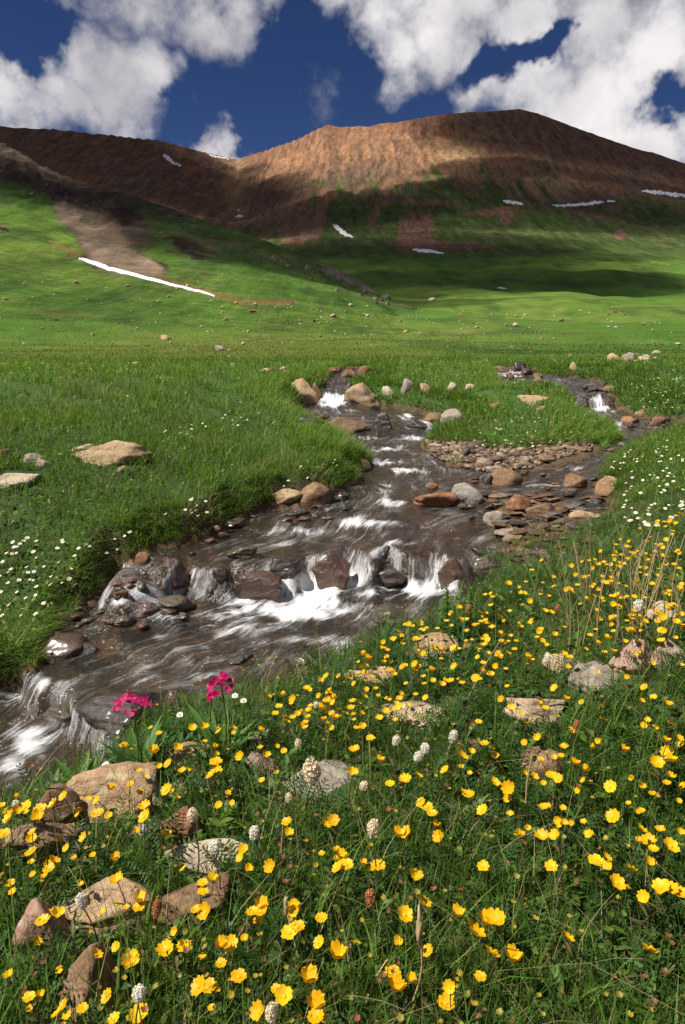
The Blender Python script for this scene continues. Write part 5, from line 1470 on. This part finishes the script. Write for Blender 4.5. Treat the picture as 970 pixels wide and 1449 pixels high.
for i, (u, v, e) in enumerate(FLW):
    hgt_ = fr_.uniform(.10, .165) * (1.0 if e else .95)
    x, y, z, d = hit(u, v, hgt_)
    if sdf_at(np.array([x]), np.array([y]))[0] < .0 or y > 4.9:
        hgt_ = .2; x, y, z, d = hit(u, min(v + 14, 1448), hgt_)
    k = int(fr_.integers(10)); s = fr_.uniform(.68, 1.12) * .95
    if (u, v) in BIG: s *= 1.18
    if v < 1060: s *= .80
    rz = fr_.uniform(-.5, .5)
    if d < 2.05 and e:
        st_me, lean = STEMS[int(fr_.integers(8))]
        root = empty('yellow_flower', (x - lean[0], y - lean[1], z))
        so_ = cp(st_me, 'stem', root); so_.scale = (1, 1, hgt_ / .15)
        b = cp(BLOOM[k][0], 'bloom', root, (lean[0], lean[1], hgt_)); b.scale = (s, s, s); b.rotation_euler = (0, 0, rz)
        c = cp(BLOOM[k][1], 'flower_center', b)
        c2 = cp(BLOOM[k][2], 'sepal_cup', root, (lean[0], lean[1], hgt_)); c2.scale = (s, s, s); c2.rotation_euler = (0, 0, rz)
    else:
        root = add_obj('yellow_flower', BLOOM[k][3], None, (x, y, z + hgt_)); root.scale = (s, s, max(s, hgt_ / .13)) if False else (s, s, s); root.rotation_euler = (0, 0, rz)
    tag(root, LABF[i], 'flower', 'yellow flowers of the near bank')

# beyond the first three hundred: the smallest blooms of the crowded crest as one carpet
carpet = Bag(); TP = [(BLOOM[k][0], k) for k in range(10)]
TPL = []
for k in range(10):
    me = BLOOM[k][0]; V = np.empty(len(me.vertices) * 3, np.float32); me.vertices.foreach_get('co', V); V = V.reshape(-1, 3)
    TPL.append((V, np.array([p.vertices[:] for p in me.polygons])))
zones = [(crest, 190), ([(800, 790), (968, 715), (968, 900), (860, 900)], 95), ([(700, 940), (968, 900), (968, 1290), (820, 1240), (640, 1120)], 85), ([(0, 1250), (500, 1180), (640, 1449), (0, 1449)], 40), ([(0, 1130), (90, 1120), (300, 1040), (420, 1000), (430, 1100), (100, 1250), (0, 1260)], 46)]
pts_ = []
for pl_, n_ in zones:
    us = [p[0] for p in pl_]; vs = [p[1] for p in pl_]; k = 0
    while k < n_:
        u, v = fr_.uniform(min(us), max(us)), fr_.uniform(min(vs), max(vs))
        if not inpoly(u, v, pl_): continue
        k += 1; hh = fr_.uniform(.07, .14); x, y, z, d = hit(u, v, hh)
        if y > 4.9 or sdf_at(np.array([x]), np.array([y]))[0] < .02: continue
        pts_.append((x, y, z + hh))
pts_ = np.array(pts_); pick = fr_.integers(10, size=len(pts_))
for k in range(10):
    q3 = pts_[pick == k]
    if len(q3):
        n_ = len(q3)
        carpet.add(*inst(TPL[k][0], [TPL[k][1]], rotz(fr_.uniform(-.8, .8, n_)), q3, fr_.uniform(.42, .72, n_), np.tile(np.array([[.8, .45, .01]]), (n_, 1))))
carpet.build('flower_carpet', M_YEL, smooth=True)
# small buds and spent blooms among them
# ------------------------------------------------------------------ white bottle shaped flower spikes
def spike_mesh(L, W, rs, n=150, name='flower_head'):
    V = []; F = []; V0, F0 = ICO[2]; V1, F1 = ICO[3]
    core = V1 * np.array([W * .34, W * .34, L * .43]); V.append(core); F.append(F1); nv = len(core)
    TV, TF = petal_ring(5, 1, .9, .7, np.random.default_rng(4), seg=2, wd=3)
    for i in range(n):
        f = (i + .5) / n; zc = 1 - 2 * f; a = i * 2.39996
        rr_ = math.sqrt(max(0, 1 - zc * zc))
        p = np.array([rr_ * math.cos(a) * W * .5, rr_ * math.sin(a) * W * .5, zc * L * .5])
        nrm = Vector((p[0] / W ** 2, p[1] / W ** 2, p[2] / L ** 2)).normalized()
        M_ = np.array(nrm.to_track_quat('Z', 'Y').to_matrix()) @ np.array(Euler((rs.normal(0, .45), rs.normal(0, .45), 0)).to_matrix())
        s = W * .125 * rs.uniform(.7, 1.25)
        W_ = TV @ M_.T * s + p * rs.uniform(.82, 1.16)
        V.append(W_); F.append(TF + nv); nv += len(W_)
    V = np.concatenate(V) + np.array([0, 0, L * .5])
    tri = F[0]; quad = np.concatenate(F[1:])
    return V, [tri, quad]
SPK = [(443,1087,24,36,'cream','largest cream flower spike, tall on a red stem before the grey rock'),(527,1168,17,26,'cream','cream flower spike standing alone in the middle of the bank'),(524,1268,15,22,'brown','tan brown flower spike low in the grass below the lone cream spike'),
 (360,1176,14,20,'white','white flower spike right of the flat pale slab'),(302,1198,16,16,'white','round white flower head above the flat pale slab'),(118,1272,15,22,'white','white spike in front of the tan rock ridge on a tall stem'),(273,1152,15,18,'cream','cream spike right of the large tan bank boulder'),
 (640,1040,12,18,'white','white spike below the low wide pale rock'),(602,1058,12,14,'white','upper round white head of a pair below the low wide pale rock'),(592,1068,13,15,'white','lower round white head of a pair below the low wide pale rock'),(560,1046,11,14,'white','small white spike left of the white pair'),
 (902,857,14,18,'white','white spike near the right edge by the dry grass'),(383,1426,17,30,'cream','cream spike leaning over a yellow flower at the bottom edge'),(197,1404,18,22,'white','starry white head right of the rounded boulder'),(221,1283,12,28,'brown','slim rusty brown spike beside the tan rock ridge'),
 (664,860,9,12,'brown','pinkish spike on the crest behind the yellow flowers'),(789,860,8,12,'brown','small reddish spike on the crest toward the right bank'),(815,1025,9,16,'brown','red brown spike right of the pale blocky boulder'),(422,1051,9,13,'cream','small cream spike on the bank above the grey rock'),
 (515,1110,12,12,'cream','cream round head right of the grey rock'),(408,1128,9,12,'cream','small cream head at the left foot of the grey rock'),(775,930,9,14,'white','small white head beside the small pale stone'),(448,995,8,10,'white','tiny white head on the crest above the lower pool'),(23,1136,9,9,'white','small white head at the left end of the bank')]
sr_ = np.random.default_rng(15)
for (u, v, w_, h_, m_, lab) in SPK:
    hgt_ = sr_.uniform(.13, .2) if v < 1200 else sr_.uniform(.14, .2)
    x, y, z, d = hit(u, v + h_ / 2, hgt_)
    if sdf_at(np.array([x]), np.array([y]))[0] < .02 or y > 4.9: hgt_ = .1; x, y, z, d = hit(u, v + h_ / 2 + 8, hgt_)
    L, W = h_ * d / FPX * 1.0, w_ * d / FPX * .84
    lean = (sr_.normal(0, .015), sr_.normal(0, .015))
    root = empty('flower_spike', (x - lean[0], y - lean[1], z))
    V, F = stem_mesh(hgt_, lean, .0016, sr_, True)
    o = mesh_np('stem', V, [F], M_STEM, smooth=True, parent=root)
    V, F = spike_mesh(L, W, sr_, 230 if w_ > 11 else 120)
    o = mesh_np('flower_head', V, F, {'cream': M_CREAM, 'white': M_WHITE, 'brown': M_BROWNF}[m_], smooth=True, parent=root)
    o.location = (lean[0], lean[1], hgt_ - L * .05); o.rotation_euler = (sr_.normal(0, .12), sr_.normal(0, .12), 0)
    tag(root, lab, 'flower spike')

# ------------------------------------------------------------------ magenta primroses with long leaves
def lance(L, W, az, pitch, rs, col, name, parent, curl=.3, fold=.35):
    TV, TF = leaf_template(8, W / L, fold, curl, .9)
    M_ = (rotz(np.array([az])) @ rotx(np.array([pitch])))[0]
    V = TV @ M_.T * L
    return mesh_np(name, V, TF, M_LEAF, cols=np.tile(np.array(col), (len(V), 1)), smooth=True, parent=parent)
PR = [(187,999,52,30,.24,'magenta primrose with a wide flower cluster above long green leaves'),(313,969,36,26,.24,'magenta primrose standing taller, right of its wide clustered twin'),(300,986,14,18,.19,'small magenta primrose tuft just left below the taller one')]
pr = np.random.default_rng(9)
PM = [petal_ring(5, .0085, .25, .0085, pr, notch=.2, seg=3, wd=5) for _ in range(3)]
for (u, v, w_, h_, hgt_, lab) in PR:
    x, y, z, d = hit(u, v, hgt_)
    if sdf_at(np.array([x]), np.array([y]))[0] < .03:
        x, y, z, d = hit(u + 6, v + 52, .06); hgt_ = (elev(v) * math.hypot(y, 0) + CAMZ) - z
    W = w_ * d / FPX; Hc = h_ * d / FPX
    root = empty('primrose', (x, y, z))
    V, F = stem_mesh(hgt_, (0, 0), .0022, pr, False); mesh_np('stem', V, [F], M_STEM, smooth=True, parent=root)
    VV = []; FF = []; nv = 0
    nfl = int(np.clip(W / .0035, 5, 26))
    for i in range(nfl):
        a = i * 2.4; rr_ = math.sqrt((i + .5) / nfl); p = np.array([rr_ * math.cos(a) * W * .5, rr_ * math.sin(a) * W * .38, Hc * .5 * (1 - rr_ ** 2) * pr.uniform(.5, 1.4) + pr.normal(0, .12) * Hc])
        M_ = np.array(Euler((pr.normal(.7, .4) + .3 * p[1] / W, 1.2 * p[0] / W + pr.normal(0, .3), 0)).to_matrix())
        TV, TF = PM[i % 3]; W_ = TV @ M_.T * pr.uniform(.85, 1.25) + p
        VV.append(W_); FF.append(TF + nv); nv += len(W_)
    o = mesh_np('flower_cluster', np.concatenate(VV), [np.concatenate(FF)], M_PINK, smooth=True, parent=root); o.location = (0, 0, hgt_)
    for i in range(11 if w_ > 20 else 4):
        lance(pr.uniform(.11, .19), pr.uniform(.020, .03), i * 2.4 + pr.normal(0, .3), pr.uniform(.7, 1.35), pr, lerp(np.array([.05, .15, .02]), np.array([.10, .22, .04]), pr.random()), 'leaf', root)
    tag(root, lab, 'flower')

PLANTS = [(228,1060,'long leaved plant without flowers right of the wide magenta primrose',10,.13,.020,.95,(.05,.14,.02)),(112,1112,'leafy plant with long pale green leaves at the water edge above the tan boulder',13,.12,.020,.8,(.07,.18,.03)),
 (250,1062,'long leaved clump between the pink flowers and the dark faced block',8,.12,.018,.9,(.04,.12,.02)),(384,1392,'plant with one broad dark blade near the bottom edge',4,.15,.026,1.15,(.03,.10,.025)),(652,925,'tuft of tall upright blades on the bank crest',7,.16,.012,1.3,(.05,.13,.025)),
 (540,905,'tuft of upright blades at the crest beside the lower pool',6,.13,.012,1.2,(.05,.14,.03)),(300,1370,'plant with wide leaves beside the brown angular rock',5,.13,.024,.9,(.035,.10,.02)),(560,1240,'plant with wide ribbed leaves in the ferny middle of the bank',5,.12,.022,.8,(.035,.10,.025)),
 (870,1440,'plant with lobed wide leaves at the bottom right edge',6,.12,.026,.7,(.04,.12,.03)),(165,1075,'leafy tuft on the waterline left of the long leaved clump',8,.10,.016,1.0,(.06,.16,.03))]
for (u, v, lab, n_, L, W, pt, col) in PLANTS:
    x, y, z, d = hit(u, v, .03)
    root = empty('leafy_plant', (x, y, z))
    for i in range(n_):
        lance(L * pr.uniform(.7, 1.15), W * pr.uniform(.8, 1.15), i * 2.4 + pr.normal(0, .3), pt * pr.uniform(.7, 1.2), pr, np.array(col) * pr.uniform(.8, 1.3), 'leaf', root)
    tag(root, lab, 'plant')
# tall plant with rounded leaves up the stem
TALL = [(630,880,822,'tallest of three upright leafy plants at the stream edge of the crest'),(663,872,826,'middle one of three upright leafy plants on the crest'),(697,868,828,'right hand one of three upright leafy plants on the crest'),(640,890,850,'short leafy shoot at the foot of the tallest upright plant')]
for (u, v0, v1, lab) in TALL:
    x, y, z, d = hit(u, v0 + 14, .02); L = (v0 + 14 - v1) * d / FPX / .93
    root = empty('upright_leafy_plant', (x, y, z))
    V, F = stem_mesh(L, (0, 0), .002, pr, False); mesh_np('stem', V, [F], plain_mat('green_stem', (.07, .12, .03)) if 'green_stem' not in bpy.data.materials else bpy.data.materials['green_stem'], smooth=True, parent=root)
    bg_ = Bag(); n_ = 34; t = np.linspace(.08, 1, n_)
    leaves(bg_, *LT[0], np.zeros(n_), np.zeros(n_), t * L, (.034 - .018 * t) * pr.uniform(.8, 1.2, n_), np.arange(n_) * 2.4, .25 + .7 * t, lerp(np.array([.045, .14, .025]), np.array([.08, .2, .035]), t[:, None]), pr.normal(0, .2, n_))
    o = bg_.build('foliage', M_LEAF, None); o.parent = root
    tag(root, lab, 'plant')

# ------------------------------------------------------------------ dry grass stalks one can tell apart
DRY = [(748,1178,745,1058,.0022,0,'upright pale straw standing alone in the right half of the bank'),(572,1449,588,1296,.0024,1,'thick straw stalk with a seed head at the bottom edge'),(432,1395,405,1300,.0020,1,'leaning straw stalk with a seed head left of the thick one'),(138,1100,146,1038,.0022,0,'pale straw at the water edge above the large tan boulder'),
 (520,1449,548,1372,.0018,0,'straw stalk at the bottom edge beside the thick one'),(655,1010,700,905,.0014,0,'thin straw leaning right on the bank crest'),(508,900,497,868,.0014,0,'thin straw over the water at the crest')]
for i in range(60):
    u = pr.uniform(795, 968); v = pr.uniform(840, 930)
    DRY.append((u, v, u + pr.normal(-12, 26), v - pr.uniform(50, 125), .0015, 0, None))
for (u0, v0, u1, v1, rad, hd, lab) in DRY:
    x, y, z, d = hit(u0, min(v0, 1447), .0)
    L = math.hypot(v0 - v1, 0) * d / FPX / .9; lx = (u1 - u0) * d / FPX
    V, F = stem_mesh(L, (lx, pr.normal(0, .02)), rad, pr, False)
    root = mesh_np('dry_grass_stalk', V, [F], M_STRAW, smooth=True); root.location = (x, y, z)
    if hd:
        V1, F1 = ICO[3]; W_ = V1 * np.array([rad * 2.2, rad * 2.2, L * .17]) * (1 + .25 * pr.normal(0, 1, len(V1))[:, None])
        ly = V[-1, 1]
        o = mesh_np('seed_head', W_, [F1], M_STRAW, smooth=False, parent=root); o.location = (lx, ly, L * 1.02)
    tag(root, lab or 'thin dry straw in the dry grass tuft near the right edge', 'grass stalk', None if lab else 'dry straws near the right edge')

# ------------------------------------------------------------------ small white flowers of the far banks
WM = []
for k in range(4):
    V, F = petal_ring(6, .012, .3, .011, fr_, seg=3, wd=3); Vc, Fc = dome(.004, fr_)
    V = tilt_to(V, fr_.normal(.3, .2), fr_.normal(-.1, .2)); nv0 = len(V)
    Vt, Ft = stem_mesh(.07, (0, 0), .0012, fr_, False); Vt = Vt - np.array([0, 0, .07])
    me = mesh_np('white_flower', np.concatenate([V, Vc, Vt]), [F, Fc + nv0, Ft + nv0 + len(Vc)], [M_WHITE, M_YEL, M_STEM], smooth=True, link=False)
    me.polygons.foreach_set('material_index', np.concatenate([np.zeros(len(F), np.int32), np.ones(len(Fc), np.int32), np.full(len(Ft), 2, np.int32)]))
    WM.append(me)
ZW = [([(0,870),(0,765),(60,745),(180,790),(150,825),(100,850),(50,890)],62,.085,1.0,'white flower on the left bank beside the lower pool','white flowers of the lower left bank'),
      ([(225,745),(240,705),(300,705),(325,735),(270,755)],13,.08,1.0,'white flower on the left bank above the cascade','white flowers above the cascade'),
      ([(120,760),(230,745),(210,780),(150,785)],8,.08,1.0,'white flower between cascade and lower left bank','white flowers left of the cascade'),
      ([(225,610),(340,580),(360,600),(250,620)],18,.10,.9,'white flower in the left meadow level with the gravel bar','white flowers in the left meadow'),
      ([(400,690),(510,655),(480,640),(400,660)],8,.09,.9,'white flower on the grassy point of the left bank','white flowers of the grassy point'),
      ([(872,735),(862,660),(890,630),(968,615),(968,720),(930,748)],80,.11,.8,'white flower in the thick white patch on the right bank','white flowers of the right bank patch'),
      ([(880,545),(940,520),(968,525),(968,590),(900,582)],50,.11,.9,'white flower on the bushy bank beyond the right pool','white flowers beyond the right pool'),
      ([(640,615),(700,590),(840,590),(860,615),(760,632),(650,632)],36,.08,.85,'tiny white flower on the grassy island','white flowers of the island')]
for (pl, n_, hh, sc, lab, grp) in ZW:
    us = [p[0] for p in pl]; vs = [p[1] for p in pl]; k = 0
    while k < n_:
        u, v = fr_.uniform(min(us), max(us)), fr_.uniform(min(vs), max(vs))
        if not inpoly(u, v, pl): continue
        k += 1
        x, y, z, d = hit(u, v, hh)
        if sdf_at(np.array([x]), np.array([y]))[0] < .03: continue
        o = add_obj('white_flower', WM[k % 4], None, (x, y, z + hh)); s = sc * fr_.uniform(.8, 1.3); o.scale = (s, s, s); o.rotation_euler = (0, 0, fr_.uniform(-1, 1))
        tag(o, lab, 'flower', grp)
for (u, v, lab) in [(150,1083,'white daisy like flower at the water edge above the large tan boulder'),(345,992,'white flower on the crest right of the taller primrose'),(333,985,'small white flower just left of another on the crest'),(255,1012,'white flower on the crest between the two primroses')]:
    x, y, z, d = hit(u, v, .1); o = add_obj('white_flower', WM[1], None, (x, y, z + .1)); o.scale = (.95,) * 3; tag(o, lab, 'flower')
# specks of flowers too small to count out on the meadow
def specks(name, n, r0, r1, cols, size, keep, seed, ht=(.06, .12)):
    q2_ = np.random.default_rng(seed)
    x, y, z = sample(n, r0, r1, 36, keep, None, .05, seed=seed); n = len(x)
    B2 = Bag(); TV, TF = np.array([(-.5, -.5, 0), (.5, -.5, 0.05), (.5, .5, 0), (-.5, .5, .05)]), [np.array([[0, 1, 2, 3]])]
    rr = np.hypot(x, y)
    M_ = rotz(q2_.uniform(0, 6, n)) @ rotx(q2_.normal(.6, .4, n))
    B2.add(*inst(TV, TF, M_, np.stack([x, y, z + q2_.uniform(*ht, n)], 1), size * (1 + .035 * rr) * q2_.uniform(.6, 1.3, n), np.array(cols)[q2_.integers(len(cols), size=n)]))
    B2.build(name, M_LEAF)
specks('meadow_blossom', 1500, 4, 60, [(.75, .73, .6), (.7, .65, .2), (.8, .78, .7)], .010, lambda x, y: bank_keep(x, y) & ((fbm2(x * .7, y * .7, 2) > .12) | (x > 2.2)), 41)
specks('yellow_meadow_blossom', 2600, 9, 40, [(.75, .5, .02), (.7, .55, .05)], .011, lambda x, y: bank_keep(x, y) & (x < 2) & (fbm2(x * .3, y * .15 + 3, 2) > -.05), 42)
# half open and spent blooms, buds: small green yellow dots all through the bank
B2 = Bag(); x, y, z = sample(1500, .65, 4.6, 37, near_keep, None, .02, seed=51); n = len(x); q2_ = np.random.default_rng(52)
cc = np.array([(.45, .33, .03), (.30, .11, .05), (.35, .30, .06), (.20, .10, .05)])[q2_.integers(4, size=n)]
V0, F0 = ICO[2]
leafr = petal_ring(5, .5, .7, .5, np.random.default_rng(2), seg=2, wd=3)
B2.add(*inst(leafr[0], [leafr[1]], rotz(q2_.uniform(0, 6, n)) @ rotx(q2_.normal(.2, .4, n)), np.stack([x, y, z + q2_.uniform(.06, .14, n)], 1), q2_.uniform(.007, .014, n), cc))
B2.build('flower_buds', M_LEAF)
